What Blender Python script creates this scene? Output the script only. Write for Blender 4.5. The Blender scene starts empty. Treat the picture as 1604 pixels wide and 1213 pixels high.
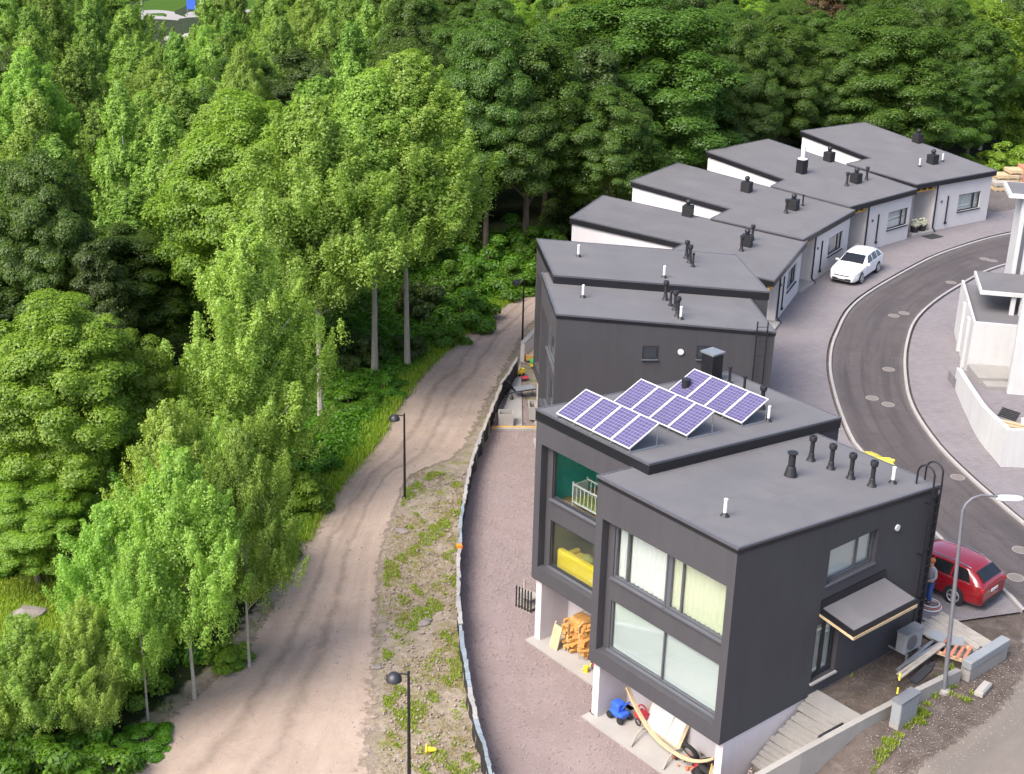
import bpy, math, random
import numpy as np
from mathutils import Vector, Matrix
random.seed(7)
RNG = np.random.default_rng(11)
SC = bpy.context.scene
COL = SC.collection

# ------------------------------------------------------------------ camera
FPX, CXP, CYP, IMW = 2190.0, 802.0, 606.5, 1604.0
PITCH, ROLL, CAMZ = math.radians(22.19), math.radians(1.487), 25.283
_F = np.array([0, math.cos(PITCH), -math.sin(PITCH)])
_R0 = np.array([1.0, 0, 0]); _U0 = np.array([0, math.sin(PITCH), math.cos(PITCH)])
_R = math.cos(ROLL) * _R0 + math.sin(ROLL) * _U0
_U = -math.sin(ROLL) * _R0 + math.cos(ROLL) * _U0
CAM = np.array([0, 0, CAMZ])
cd = bpy.data.cameras.new("camera"); co = bpy.data.objects.new("camera", cd); COL.objects.link(co)
cd.sensor_fit = 'HORIZONTAL'; cd.sensor_width = 36.0; cd.lens = FPX / IMW * 36.0
cd.clip_start = 0.5; cd.clip_end = 3000
m = Matrix.Identity(4)
for i in range(3):
    m[i][0], m[i][1], m[i][2], m[i][3] = _R[i], _U[i], -_F[i], CAM[i]
co.matrix_world = m
SC.camera = co

# ------------------------------------------------------------------ sky, sun, exposure
SUN_AZ = math.atan2(-0.74, -0.67)      # the sun stands to the left, a little behind the camera
SUN_EL = math.radians(50)
w = bpy.data.worlds.new("World"); SC.world = w; w.use_nodes = True
nt = w.node_tree; bg = nt.nodes["Background"]
sky = nt.nodes.new("ShaderNodeTexSky"); sky.sky_type = 'NISHITA'; sky.sun_disc = False
sky.sun_elevation = SUN_EL; sky.sun_rotation = SUN_AZ % (2 * math.pi); sky.dust_density = 4.0; sky.air_density = 0.7
nt.links.new(sky.outputs[0], bg.inputs[0]); bg.inputs[1].default_value = 0.14
sl = bpy.data.lights.new("sun", 'SUN'); so = bpy.data.objects.new("sun", sl); COL.objects.link(so)
sl.energy = 1.5; sl.angle = math.radians(34); sl.color = (1.0, 0.955, 0.89)
sd = Vector((math.sin(SUN_AZ) * math.cos(SUN_EL), math.cos(SUN_AZ) * math.cos(SUN_EL), math.sin(SUN_EL)))
so.rotation_euler = sd.to_track_quat('Z', 'Y').to_euler()
SC.view_settings.view_transform = 'Standard'; SC.view_settings.look = 'None'
SC.view_settings.exposure = 1.62; SC.view_settings.gamma = 1.0
SC.view_settings.use_curve_mapping = False

# ------------------------------------------------------------------ pixels to places
def ray(p):
    return _F + _R * (p[0] - CXP) / FPX + _U * (CYP - p[1]) / FPX
def atz(p, z):
    d = ray(p); return CAM + d * ((z - CAMZ) / d[2])
def top_of(pb, pt, zb):
    b = atz(pb, zb); d = ray(pt); t = math.hypot(b[0], b[1]) / math.hypot(d[0], d[1]); return CAMZ + t * d[2]
def proj(P):
    v = np.array(P, float) - CAM; z = v @ _F
    return CXP + FPX * (v @ _R) / z, CYP - FPX * (v @ _U) / z, z

# ------------------------------------------------------------------ mesh helpers
class MB:
    def __init__(s): s.v = []; s.f = []
    def add(s, V, Fc):
        o = len(s.v); s.v += [tuple(map(float, q)) for q in V]; s.f += [tuple(i + o for i in q) for q in Fc]; return s
    def hexa(s, P):          # 4 bottom, 4 top
        return s.add(P, [(3, 2, 1, 0), (4, 5, 6, 7), (0, 1, 5, 4), (1, 2, 6, 5), (2, 3, 7, 6), (3, 0, 4, 7)])
    def box(s, c, d, rz=0.0, tilt=0.0, axis='X'):
        M = Matrix.Rotation(rz, 3, 'Z') @ Matrix.Rotation(tilt, 3, axis)
        P = []
        for z in (-.5, .5):
            for x, y in ((-.5, -.5), (.5, -.5), (.5, .5), (-.5, .5)):
                P.append(Vector(c) + M @ Vector((x * d[0], y * d[1], z * d[2])))
        return s.hexa(P)
    def b2(s, x0, x1, y0, y1, z0, z1):
        return s.hexa([(x0, y0, z0), (x1, y0, z0), (x1, y1, z0), (x0, y1, z0), (x0, y0, z1), (x1, y0, z1), (x1, y1, z1), (x0, y1, z1)])
    def prism(s, bot, top):
        n = len(bot)
        return s.add(list(bot) + list(top), [tuple(range(n - 1, -1, -1)), tuple(range(n, 2 * n))] + [(i, (i + 1) % n, n + (i + 1) % n, n + i) for i in range(n)])
    def tube(s, pts, r, n=8, cap=True):
        pts = [Vector(p) for p in pts]; N = len(pts)
        rr = r if isinstance(r, (list, tuple)) else [r] * N
        V = []; Fc = []; up = None
        for i, p in enumerate(pts):
            d = (pts[min(i + 1, N - 1)] - pts[max(i - 1, 0)])
            d = d.normalized() if d.length > 1e-9 else Vector((0, 0, 1))
            if up is None:
                up = Vector((1, 0, 0)) if abs(d.z) > .9 else Vector((0, 0, 1))
            a = d.cross(up)
            if a.length < 1e-4: a = d.cross(Vector((0, 1, 0)))
            a.normalize(); b = d.cross(a).normalized(); up = a.cross(d).normalized()
            for k in range(n):
                t = 2 * math.pi * k / n
                V.append(p + (a * math.cos(t) + b * math.sin(t)) * rr[i])
        for i in range(N - 1):
            for k in range(n):
                k2 = (k + 1) % n; Fc.append((i * n + k, i * n + k2, (i + 1) * n + k2, (i + 1) * n + k))
        if cap:
            Fc.append(tuple(range(n - 1, -1, -1))); Fc.append(tuple((N - 1) * n + k for k in range(n)))
        return s.add(V, Fc)
    def lathe(s, prof, c=(0, 0, 0), n=16, axis='Z'):
        V = []; Fc = []; N = len(prof)
        for r, z in prof:
            for k in range(n):
                t = 2 * math.pi * k / n; q = (r * math.cos(t), r * math.sin(t), z)
                if axis == 'Y': q = (q[0], q[2], q[1])
                if axis == 'X': q = (q[2], q[0], q[1])
                V.append((q[0] + c[0], q[1] + c[1], q[2] + c[2]))
        for i in range(N - 1):
            for k in range(n):
                k2 = (k + 1) % n; Fc.append((i * n + k, i * n + k2, (i + 1) * n + k2, (i + 1) * n + k))
        Fc.append(tuple(range(n - 1, -1, -1))); Fc.append(tuple((N - 1) * n + k for k in range(n)))
        return s.add(V, Fc)
    def torus(s, c, R, r, n=24, m=8, axis='Z', flat=1.0):
        V = []; Fc = []
        for i in range(n):
            a = 2 * math.pi * i / n
            for j in range(m):
                b = 2 * math.pi * j / m
                q = ((R + r * math.cos(b)) * math.cos(a), (R + r * math.cos(b)) * math.sin(a), r * math.sin(b) * flat)
                if axis == 'Y': q = (q[0], q[2], q[1])
                if axis == 'X': q = (q[2], q[0], q[1])
                V.append((q[0] + c[0], q[1] + c[1], q[2] + c[2]))
        for i in range(n):
            for j in range(m):
                i2 = (i + 1) % n; j2 = (j + 1) % m
                Fc.append((i * m + j, i2 * m + j, i2 * m + j2, i * m + j2))
        return s.add(V, Fc)
    def ball(s, c, r, n=10, m=7, sc=(1, 1, 1)):
        V = []; Fc = []
        for i in range(m + 1):
            ph = math.pi * i / m
            for k in range(n):
                t = 2 * math.pi * k / n
                V.append((c[0] + r * sc[0] * math.sin(ph) * math.cos(t), c[1] + r * sc[1] * math.sin(ph) * math.sin(t), c[2] + r * sc[2] * math.cos(ph)))
        for i in range(m):
            for k in range(n):
                k2 = (k + 1) % n; Fc.append((i * n + k, (i + 1) * n + k, (i + 1) * n + k2, i * n + k2))
        return s.add(V, Fc)
    def mesh(s, name, mat=None, smooth=False):
        me = bpy.data.meshes.new(name); me.from_pydata(s.v, [], s.f); me.validate()
        if mat: me.materials.append(M_[mat] if isinstance(mat, str) else mat)
        if smooth:
            me.polygons.foreach_set('use_smooth', [True] * len(me.polygons))
            try: me.set_sharp_from_angle(angle=math.radians(38))
            except Exception: pass
        me.update(); return me
    def build(s, name, mat, parent=None, loc=None, rz=0.0, smooth=False, bevel=0.0):
        o = bpy.data.objects.new(name, s.mesh(name, mat, smooth)); COL.objects.link(o)
        if parent: o.parent = parent
        if loc is not None: o.location = loc
        if rz: o.rotation_euler.z = rz
        if bevel:
            b = o.modifiers.new("bevel", 'BEVEL'); b.width = bevel; b.segments = 2; b.limit_method = 'ANGLE'
        return o

def tag(o, label=None, cat=None, group=None, kind=None):
    if label: o["label"] = label
    if cat: o["category"] = cat
    if group: o["group"] = group
    if kind: o["kind"] = kind
    return o
def thing(name, label, cat, loc=(0, 0, 0), rz=0.0, group=None):
    o = bpy.data.objects.new(name, None); COL.objects.link(o); o.empty_display_size = .3
    o.location = loc; o.rotation_euler = (0, 0, rz); return tag(o, label, cat, group)
def copy_tree(o, parent=None):
    c = o.copy(); COL.objects.link(c)
    if parent: c.parent = parent
    for ch in o.children: copy_tree(ch, c)
    return c
def inst(name, me, parent=None, loc=(0, 0, 0), rot=(0, 0, 0), sc=None):
    o = bpy.data.objects.new(name, me); COL.objects.link(o); o.location = loc; o.rotation_euler = rot
    if sc is not None: o.scale = sc
    if parent: o.parent = parent
    return o
def fastmesh(name, V, Q, mat, uv=None):
    """numpy quads/tris to a mesh"""
    me = bpy.data.meshes.new(name); V = np.ascontiguousarray(V, np.float32); Q = np.ascontiguousarray(Q, np.int32)
    k = Q.shape[1]
    me.vertices.add(len(V)); me.vertices.foreach_set('co', V.ravel())
    me.loops.add(Q.size); me.loops.foreach_set('vertex_index', Q.ravel())
    me.polygons.add(len(Q)); me.polygons.foreach_set('loop_start', np.arange(len(Q), dtype=np.int32) * k)
    me.update(calc_edges=True)
    if mat: me.materials.append(M_[mat] if isinstance(mat, str) else mat)
    return me

# ------------------------------------------------------------------ materials
M_ = {}
def newmat(name):
    ma = bpy.data.materials.new(name); ma.use_nodes = True; M_[name] = ma
    nt = ma.node_tree; return ma, nt, nt.nodes["Principled BSDF"], nt.nodes["Material Output"]
def nnode(nt, t, **kw):
    n = nt.nodes.new(t)
    for k, v in kw.items():
        if k.startswith('i_'): n.inputs[k[2:].replace('_', ' ')].default_value = v
        else: setattr(n, k, v)
    return n
def noise(nt, coord, scale, detail=4, rough=.55, dist=0.0):
    n = nnode(nt, "ShaderNodeTexNoise"); n.inputs['Scale'].default_value = scale; n.inputs['Detail'].default_value = detail
    n.inputs['Roughness'].default_value = rough; n.inputs['Distortion'].default_value = dist
    if coord: nt.links.new(coord, n.inputs['Vector'])
    return n.outputs['Fac']
def ramp(nt, fac, stops, interp='LINEAR'):
    r = nnode(nt, "ShaderNodeValToRGB"); r.color_ramp.interpolation = interp
    e = r.color_ramp.elements
    while len(e) < len(stops): e.new(.5)
    for i, (p, c) in enumerate(stops):
        e[i].position = p; e[i].color = (*c, 1) if len(c) == 3 else c
    nt.links.new(fac, r.inputs[0]); return r.outputs[0]
def mixc(nt, fac, a, b, mode='MIX'):
    n = nnode(nt, "ShaderNodeMix", data_type='RGBA', blend_type=mode)
    for s_, v in ((0, fac), (6, a), (7, b)):
        if hasattr(v, 'is_linked') or hasattr(v, 'links'): nt.links.new(v, n.inputs[s_])
        else: n.inputs[s_].default_value = v if not isinstance(v, tuple) else ((*v, 1) if len(v) == 3 else v)
    return n.outputs[2]
def math_(nt, op, a, b=None, clamp=False):
    n = nnode(nt, "ShaderNodeMath", operation=op, use_clamp=clamp)
    for i, v in enumerate((a, b)):
        if v is None: continue
        if hasattr(v, 'links'): nt.links.new(v, n.inputs[i])
        else: n.inputs[i].default_value = v
    return n.outputs[0]
def bump(nt, b, h, strength=.3, dist=.02):
    n = nnode(nt, "ShaderNodeBump"); n.inputs['Strength'].default_value = strength; n.inputs['Distance'].default_value = dist
    nt.links.new(h, n.inputs['Height']); nt.links.new(n.outputs[0], b.inputs['Normal'])
def world_pos(nt): return nnode(nt, "ShaderNodeNewGeometry").outputs['Position']
def pm(name, col, rough=.6, var=.12, scale=3.0, fine=60.0, bmp=.15, metal=0.0, spec=.5, coat=0.0, obj=False):
    """plain procedural surface: base colour with two scales of mottling and fine relief"""
    ma, nt, b, out = newmat(name)
    P = nnode(nt, "ShaderNodeTexCoord").outputs['Object'] if obj else world_pos(nt)
    n1 = noise(nt, P, scale, 5, .6); n2 = noise(nt, P, fine, 3, .6)
    lo = tuple(max(0, c * (1 - var)) for c in col); hi = tuple(min(1, c * (1 + var)) for c in col)
    c = ramp(nt, n1, [(.3, lo), (.7, hi)])
    c = mixc(nt, .5, c, ramp(nt, n2, [(.3, tuple(x * (1 - var * .7) for x in col)), (.7, tuple(min(1, x * (1 + var * .7)) for x in col))]))
    nt.links.new(c, b.inputs['Base Color'])
    rr = ramp(nt, n1, [(.3, (rough * .88,) * 3), (.7, (min(1, rough * 1.1),) * 3)]); nt.links.new(rr, b.inputs['Roughness'])
    b.inputs['Metallic'].default_value = metal; b.inputs['Specular IOR Level'].default_value = spec
    b.inputs['Coat Weight'].default_value = coat
    if bmp: bump(nt, b, n2, bmp, .01)
    return ma
# ---- surface materials
pm("dark_plaster", (.052, .050, .055), .85, .09, .9, 90, .25, spec=.25)
pm("roof_felt", (.118, .115, .119), .8, .16, .5, 40, .35, spec=.3)
_nt = M_["roof_felt"].node_tree; _b = _nt.nodes["Principled BSDF"]; _c = _b.inputs['Base Color'].links[0].from_socket
_br = nnode(_nt, "ShaderNodeTexBrick", offset=.37); _nt.links.new(nnode(_nt, "ShaderNodeTexCoord").outputs['Object'], _br.inputs['Vector'])
_br.inputs['Scale'].default_value = 1.0; _br.inputs['Brick Width'].default_value = 6.5; _br.inputs['Row Height'].default_value = .98; _br.inputs['Mortar Size'].default_value = .012; _br.inputs['Mortar Smooth'].default_value = .6
_br.inputs['Color1'].default_value = (.97, .97, .97, 1); _br.inputs['Color2'].default_value = (1, 1, 1, 1); _br.inputs['Mortar'].default_value = (.78, .78, .79, 1)
_nt.links.new(mixc(_nt, 1.0, _c, _br.outputs['Color'], 'MULTIPLY'), _b.inputs['Base Color'])
def streaks(name, dark, amt):
    nt = M_[name].node_tree; b = nt.nodes["Principled BSDF"]; c0 = b.inputs['Base Color'].links[0].from_socket
    mp = nnode(nt, "ShaderNodeMapping"); mp.inputs['Scale'].default_value = (2.2, 2.2, .16); nt.links.new(world_pos(nt), mp.inputs[0])
    f1 = noise(nt, mp.outputs[0], 1.3, 7, .7); f2 = noise(nt, world_pos(nt), .35, 5, .6)
    c = mixc(nt, math_(nt, 'MULTIPLY', ramp(nt, f1, [(.42, (0,) * 3), (.68, (1,) * 3)]), amt), c0, dark)
    c = mixc(nt, math_(nt, 'MULTIPLY', ramp(nt, f2, [(.4, (0,) * 3), (.66, (1,) * 3)]), amt), c, tuple(min(1, x * 1.7) for x in dark)); nt.links.new(c, b.inputs['Base Color'])
def stains(name, col, amt):
    nt = M_[name].node_tree; b = nt.nodes["Principled BSDF"]; c0 = b.inputs['Base Color'].links[0].from_socket
    f1 = noise(nt, world_pos(nt), .55, 8, .72, .6); f2 = noise(nt, world_pos(nt), 2.4, 6, .7, .3)
    c = mixc(nt, math_(nt, 'MULTIPLY', ramp(nt, f1, [(.50, (0,) * 3), (.60, (1,) * 3)]), amt), c0, col); c = mixc(nt, math_(nt, 'MULTIPLY', ramp(nt, f2, [(.58, (0,) * 3), (.72, (1,) * 3)]), amt * .6), c, tuple(x * 1.5 for x in col)); nt.links.new(c, b.inputs['Base Color'])
streaks("dark_plaster", (.037, .036, .039), .4); stains("roof_felt", (.100, .097, .102), .5)
pm("black_metal", (.008, .008, .011), .45, .2, 5, 60, .05)
pm("black_pipe", (.012, .012, .014), .55, .25, 8, 60, .1)
pm("edge_metal", (.10, .10, .11), .5, .15, 4, 60, .05, metal=.3)
pm("grey_plaster", (.53, .505, .49), .85, .06, .8, 90, .2, spec=.2)
pm("white_plaster", (.56, .54, .545), .85, .05, .8, 90, .15, spec=.2)
pm("bright_plaster", (.42, .42, .42), .8, .03, .6, 90, .1, spec=.2)
pm("pale_plaster", (.48, .45, .465), .85, .05, 1.0, 90, .15, spec=.2)
streaks("bright_plaster", (.31, .31, .30), .35); streaks("white_plaster", (.44, .425, .415), .3); streaks("pale_plaster", (.36, .335, .33), .4)
pm("frame_dark", (.022, .022, .027), .45, .15, 6, 60, .05)
pm("frame_grey", (.075, .078, .09), .45, .12, 6, 60, .05)
pm("frame_white", (.52, .52, .52), .5, .06, 6, 60, .05)
pm("concrete", (.24, .23, .215), .9, .16, 1.4, 50, .4, spec=.2)
pm("concrete_pale", (.30, .285, .265), .9, .12, 1.6, 50, .35, spec=.2)
pm("kerb_stone", (.29, .275, .27), .9, .14, 1.2, 40, .3, spec=.2)
pm("raw_timber", (.60, .32, .06), .75, .28, 5, 60, .2)
pm("pale_timber", (.42, .32, .19), .8, .25, 4, 60, .25)
pm("weathered_timber", (.30, .275, .24), .9, .28, 3, 50, .35)
pm("firewood", (.48, .25, .07), .85, .45, 14, 80, .4)
pm("white_plastic", (.55, .55, .54), .4, .05, 5, 60, .03)
pm("white_pipe", (.66, .66, .66), .45, .08, 9, 60, .03)
pm("galvanised", (.24, .25, .26), .45, .12, 4, 60, .08, metal=.55)
pm("cabinet_grey", (.21, .225, .235), .55, .10, 3, 60, .08)
pm("lamp_post_grey", (.16, .16, .18), .5, .1, 4, 60, .05, metal=.3)
pm("tyre", (.012, .012, .013), .85, .2, 10, 60, .2)
pm("rim_alloy", (.55, .55, .56), .35, .08, 8, 60, .02, metal=.8)
pm("paint_red", (.19, .005, .009), .3, .05, 2, 200, .0, coat=.8)
pm("paint_white", (.76, .76, .77), .3, .03, 2, 200, .0, coat=.7)
pm("paint_yellow", (.72, .62, .04), .3, .05, 2, 200, .0, coat=.7)
pm("bumper_black", (.015, .015, .017), .6, .1, 8, 60, .1)
pm("chrome", (.7, .7, .7), .2, .03, 8, 60, 0, metal=1.0)
pm("lamp_red", (.35, .01, .012), .25, .1, 12, 60, 0)
pm("lamp_clear", (.65, .67, .7), .15, .1, 12, 60, 0)
pm("tarp_black", (.016, .015, .018), .7, .3, 2, 30, .4)
pm("tarp_pale", (.29, .28, .27), .6, .18, 2.5, 30, .3)
pm("tarp_blue", (.18, .215, .245), .6, .2, 2.5, 30, .3)
pm("orange_plastic", (.75, .22, .03), .5, .1, 6, 60, .05)
pm("blue_plastic", (.03, .10, .50), .4, .2, 6, 60, .05)
pm("red_plastic", (.45, .03, .05), .4, .2, 6, 60, .05)
pm("yellow_plastic", (.72, .55, .03), .4, .15, 6, 60, .05)
pm("green_plastic", (.08, .42, .10), .4, .15, 6, 60, .05)
pm("yellow_fabric", (.66, .50, .01), .9, .12, 4, 70, .3)
pm("olive_fabric", (.20, .21, .03), .9, .15, 4, 70, .3)
pm("teal_paint", (.07, .46, .39), .8, .05, 2, 70, .1)
pm("olive_paint", (.30, .33, .16), .8, .06, 2, 70, .1)
pm("floor_wood", (.30, .19, .10), .6, .2, 4, 60, .1)
pm("curtain_white", (.62, .63, .61), .9, .05, 2, 70, .1)
pm("curtain_green", (.56, .58, .42), .9, .06, 2, 70, .1)
pm("blind_mint", (.50, .52, .51), .8, .03, .8, 40, .03)
pm("blind_dark", (.06, .065, .075), .8, .1, 2, 70, .1)
pm("skin", (.50, .27, .19), .6, .08, 20, 80, .05)
pm("hair_ginger", (.38, .12, .03), .8, .3, 40, 120, .3)
pm("knit_grey", (.27, .28, .30), .95, .2, 30, 160, .4)
pm("denim", (.035, .085, .26), .9, .25, 14, 120, .3)
pm("shoe_black", (.015, .015, .016), .7, .2, 20, 80, .1)
pm("bark_pale", (.30, .28, .235), .9, .35, 2.5, 14, .6)
pm("bark_dark", (.10, .08, .062), .95, .35, 3, 14, .7)
pm("bark_birch", (.55, .54, .50), .85, .45, 3.5, 9, .4)
pm("rock", (.19, .165, .155), .9, .3, 1.5, 14, .8)
pm("stone_chip", (.27, .222, .212), .9, .3, 2.0, 30, .3)
pm("dry_leaf", (.45, .40, .07), .8, .3, 20, 60, .1)
pm("terracotta", (.42, .16, .10), .85, .2, 5, 60, .2)
pm("iron_cover", (.135, .118, .105), .7, .3, 6, 40, .4)
pm("flower_white", (.62, .62, .48), .8, .3, 30, 60, .1)
pm("sign_blue", (.03, .10, .45), .5, .1, 6, 60, .05)
pm("mat_black", (.02, .02, .022), .95, .2, 10, 60, .2)

def glass_mat(name, tint, rough=.03, mixf=.12):
    ma, nt, b, out = newmat(name)
    tr = nnode(nt, "ShaderNodeBsdfTransparent"); tr.inputs[0].default_value = (*tint, 1)
    gl = nnode(nt, "ShaderNodeBsdfGlossy"); gl.inputs['Roughness'].default_value = rough; gl.inputs[0].default_value = (.9, .95, 1, 1)
    lw = nnode(nt, "ShaderNodeLayerWeight"); lw.inputs[0].default_value = .5
    fac = math_(nt, 'ADD', math_(nt, 'MULTIPLY', math_(nt, 'POWER', lw.outputs['Facing'], 2.2), .75), mixf * .5, True)
    mx = nnode(nt, "ShaderNodeMixShader"); nt.links.new(fac, mx.inputs[0]); nt.links.new(tr.outputs[0], mx.inputs[1]); nt.links.new(gl.outputs[0], mx.inputs[2])
    nt.links.new(mx.outputs[0], out.inputs[0]); nt.nodes.remove(b)
glass_mat("pane_glass", (.94, .965, .955))
def dark_glass(name, col):
    ma, nt, b, out = newmat(name); b.inputs['Base Color'].default_value = (*col, 1)
    P = world_pos(nt); n = noise(nt, P, 1.5, 3)
    nt.links.new(ramp(nt, n, [(.3, (.04,) * 3), (.7, (.1,) * 3)]), b.inputs['Roughness'])
    nt.links.new(ramp(nt, n, [(.3, tuple(c * .7 for c in col)), (.7, col)]), b.inputs['Base Color'])
dark_glass("car_glass", (.012, .014, .016))
dark_glass("window_dark", (.05, .055, .065))

# solar cells: dark violet-blue cells with pale grid lines
ma, nt, b, out = newmat("solar_cell")
uvn = nnode(nt, "ShaderNodeTexCoord").outputs['UV']
br = nnode(nt, "ShaderNodeTexBrick", offset=0.0, squash=1.0); nt.links.new(uvn, br.inputs['Vector'])
br.inputs['Scale'].default_value = 1.0; br.inputs['Brick Width'].default_value = 1 / 6; br.inputs['Row Height'].default_value = 1 / 10
br.inputs['Mortar Size'].default_value = .0075; br.inputs['Mortar Smooth'].default_value = .3
br.inputs['Color1'].default_value = (.060, .050, .118, 1); br.inputs['Color2'].default_value = (.076, .064, .14, 1); br.inputs['Mortar'].default_value = (.19, .17, .27, 1)
nt.links.new(br.outputs['Color'], b.inputs['Base Color']); b.inputs['Roughness'].default_value = .22; b.inputs['Coat Weight'].default_value = .4

# leaves: colour differs leaf by leaf and tree by tree
def leaf_mat(name, c1, c2, c3, trans=.5):
    ma, nt, b, out = newmat(name); nt.nodes.remove(b)
    g = nnode(nt, "ShaderNodeNewGeometry").outputs['Random Per Island']
    oi = nnode(nt, "ShaderNodeObjectInfo").outputs['Random']
    c = ramp(nt, g, [(0, c1), (.55, c2), (1, c3)])
    hsv = nnode(nt, "ShaderNodeHueSaturation")
    nt.links.new(math_(nt, 'ADD', math_(nt, 'MULTIPLY', oi, .020), .483), hsv.inputs['Hue'])
    nt.links.new(math_(nt, 'ADD', math_(nt, 'MULTIPLY', oi, .34), .96), hsv.inputs['Value'])
    nt.links.new(c, hsv.inputs['Color'])
    d = nnode(nt, "ShaderNodeBsdfDiffuse"); t = nnode(nt, "ShaderNodeBsdfTranslucent"); gl = nnode(nt, "ShaderNodeBsdfGlossy"); gl.inputs['Roughness'].default_value = .45
    gl.inputs[0].default_value = (.8, .85, .8, 1)
    nt.links.new(hsv.outputs[0], d.inputs[0])
    tc = mixc(nt, 1.0, hsv.outputs[0], (1.15, 1.2, .45), 'MULTIPLY'); nt.links.new(tc, t.inputs[0])
    m1 = nnode(nt, "ShaderNodeMixShader"); m1.inputs[0].default_value = trans
    nt.links.new(d.outputs[0], m1.inputs[1]); nt.links.new(t.outputs[0], m1.inputs[2])
    m2 = nnode(nt, "ShaderNodeMixShader"); m2.inputs[0].default_value = .022
    nt.links.new(m1.outputs[0], m2.inputs[1]); nt.links.new(gl.outputs[0], m2.inputs[2]); nt.links.new(m2.outputs[0], out.inputs[0])
leaf_mat("leaf_birch", (.140, .245, .036), (.205, .335, .056), (.29, .42, .095))
leaf_mat("leaf_aspen", (.090, .185, .026), (.150, .270, .040), (.225, .350, .068))
leaf_mat("leaf_aspen_pale", (.155, .275, .042), (.240, .390, .068), (.34, .48, .11), .6)
leaf_mat("leaf_birch_pale", (.20, .32, .048), (.285, .43, .078), (.38, .52, .13), .58)
leaf_mat("leaf_maple", (.036, .084, .011), (.064, .130, .017), (.102, .176, .026))
leaf_mat("leaf_lime", (.085, .175, .014), (.150, .260, .024), (.225, .335, .046))
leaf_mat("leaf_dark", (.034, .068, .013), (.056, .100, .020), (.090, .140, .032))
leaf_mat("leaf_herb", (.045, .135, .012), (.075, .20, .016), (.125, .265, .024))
leaf_mat("leaf_grass", (.15, .26, .018), (.22, .33, .026), (.31, .38, .05))
leaf_mat("leaf_dry", (.20, .17, .045), (.28, .23, .06), (.33, .26, .08))
leaf_mat("leaf_bronze", (.055, .035, .018), (.085, .050, .022), (.10, .075, .03))

# ------------------------------------------------------------------ lie of the land
ZG = -2.2
GL = np.array([(34., 1.4), (16.0, 22.8), (6.38, 34.33), (2.71, 38.7), (.75, 42.6), (1.75, 54.3), (1.25, 62.), (3.0, 77.3), (7.25, 86.2), (13.2, 95.), (21., 103.), (32., 112.), (60., 126.), (160., 150.), (1500, 400)])
def seg_dist(X, Y, PL, signed=True):
    X = np.asarray(X, float); Y = np.asarray(Y, float); best = np.full(X.shape, 1e9); sg = np.ones(X.shape)
    for (x0, y0), (x1, y1) in zip(PL[:-1], PL[1:]):
        dx, dy = x1 - x0, y1 - y0; L2 = dx * dx + dy * dy
        t = np.clip(((X - x0) * dx + (Y - y0) * dy) / L2, 0, 1)
        d = np.hypot(X - x0 - t * dx, Y - y0 - t * dy); s = np.sign((X - x0) * -dy + (Y - y0) * dx)
        mk = d < best - 1e-9; best = np.where(mk, d, best); sg = np.where(mk, -s, sg)
    return best * sg if signed else best
def vnoise(X, Y, s, seed=0):
    a = np.sin(X / s * 1.3 + seed) * np.cos(Y / s * 1.1 - seed * 1.7) + .5 * np.sin(X / s * 2.7 - Y / s * 2.1 + seed * 3) + .35 * np.cos(X / s * 4.3 + Y / s * 5.1 + seed)
    return a / 1.85
def catmull(P, k=6):
    P = [np.array(p, float) for p in P]; out = []
    Q = [2 * P[0] - P[1]] + P + [2 * P[-1] - P[-2]]
    for i in range(1, len(Q) - 2):
        for j in range(k):
            t = j / k
            out.append(.5 * (2 * Q[i] + (Q[i + 1] - Q[i - 1]) * t + (2 * Q[i - 1] - 5 * Q[i] + 4 * Q[i + 1] - Q[i + 2]) * t * t + (3 * Q[i] - Q[i - 1] - 3 * Q[i + 1] + Q[i + 2]) * t ** 3))
    out.append(P[-1]); return np.array(out)
def resample(P, n):
    P = np.asarray(P, float); d = np.r_[0, np.cumsum(np.linalg.norm(np.diff(P[:, :2], axis=0), axis=1))]
    t = np.linspace(0, d[-1], n); return np.stack([np.interp(t, d, P[:, i]) for i in range(P.shape[1])], 1)
def world(px, z): return np.array([atz(p, z)[:2] for p in px])
PATH_L = catmull(world([(60, 1290), (170, 1185), (272, 1106), (330, 1058), (374, 1011), (422, 946), (445, 912), (472, 850), (520, 768), (585, 690), (620, 630), (660, 580), (715, 530), (770, 487), (850, 440), (900, 415)], ZG))
PATH_R = catmull(world([(598, 1260), (600, 1100), (600, 950), (605, 860), (625, 800), (650, 745), (720, 715), (745, 680), (765, 640), (785, 600), (805, 560), (820, 530), (842, 500), (880, 470), (960, 430)], ZG))
def ground(X, Y):
    X = np.asarray(X, float); Y = np.asarray(Y, float)
    d = seg_dist(X, Y, GL); yard = ((X - 6.38) * -.643 + (Y - 34.33) * .766) < .12; z = ZG + (0 - ZG) * np.clip((d - np.where(yard, .3, 1.9)) / np.where(yard, 3.7, 2.4), 0, 1)
    dl = seg_dist(X, Y, PATH_L)            # negative: left of the path
    mk = np.clip((-dl - 1.5) / 5, 0, 1)
    z = z + mk * (.22 * vnoise(X, Y, 5.0, 2) + .12 * vnoise(X, Y, 2.1, 5)) + np.clip((-dl - 4) / 60, 0, 1) * .6
    far = np.clip((np.hypot(X, Y) - 180) / 300, 0, 1); return z - far * 6
gx = lambda x, y: float(ground(np.array([x]), np.array([y]))[0])

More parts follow.
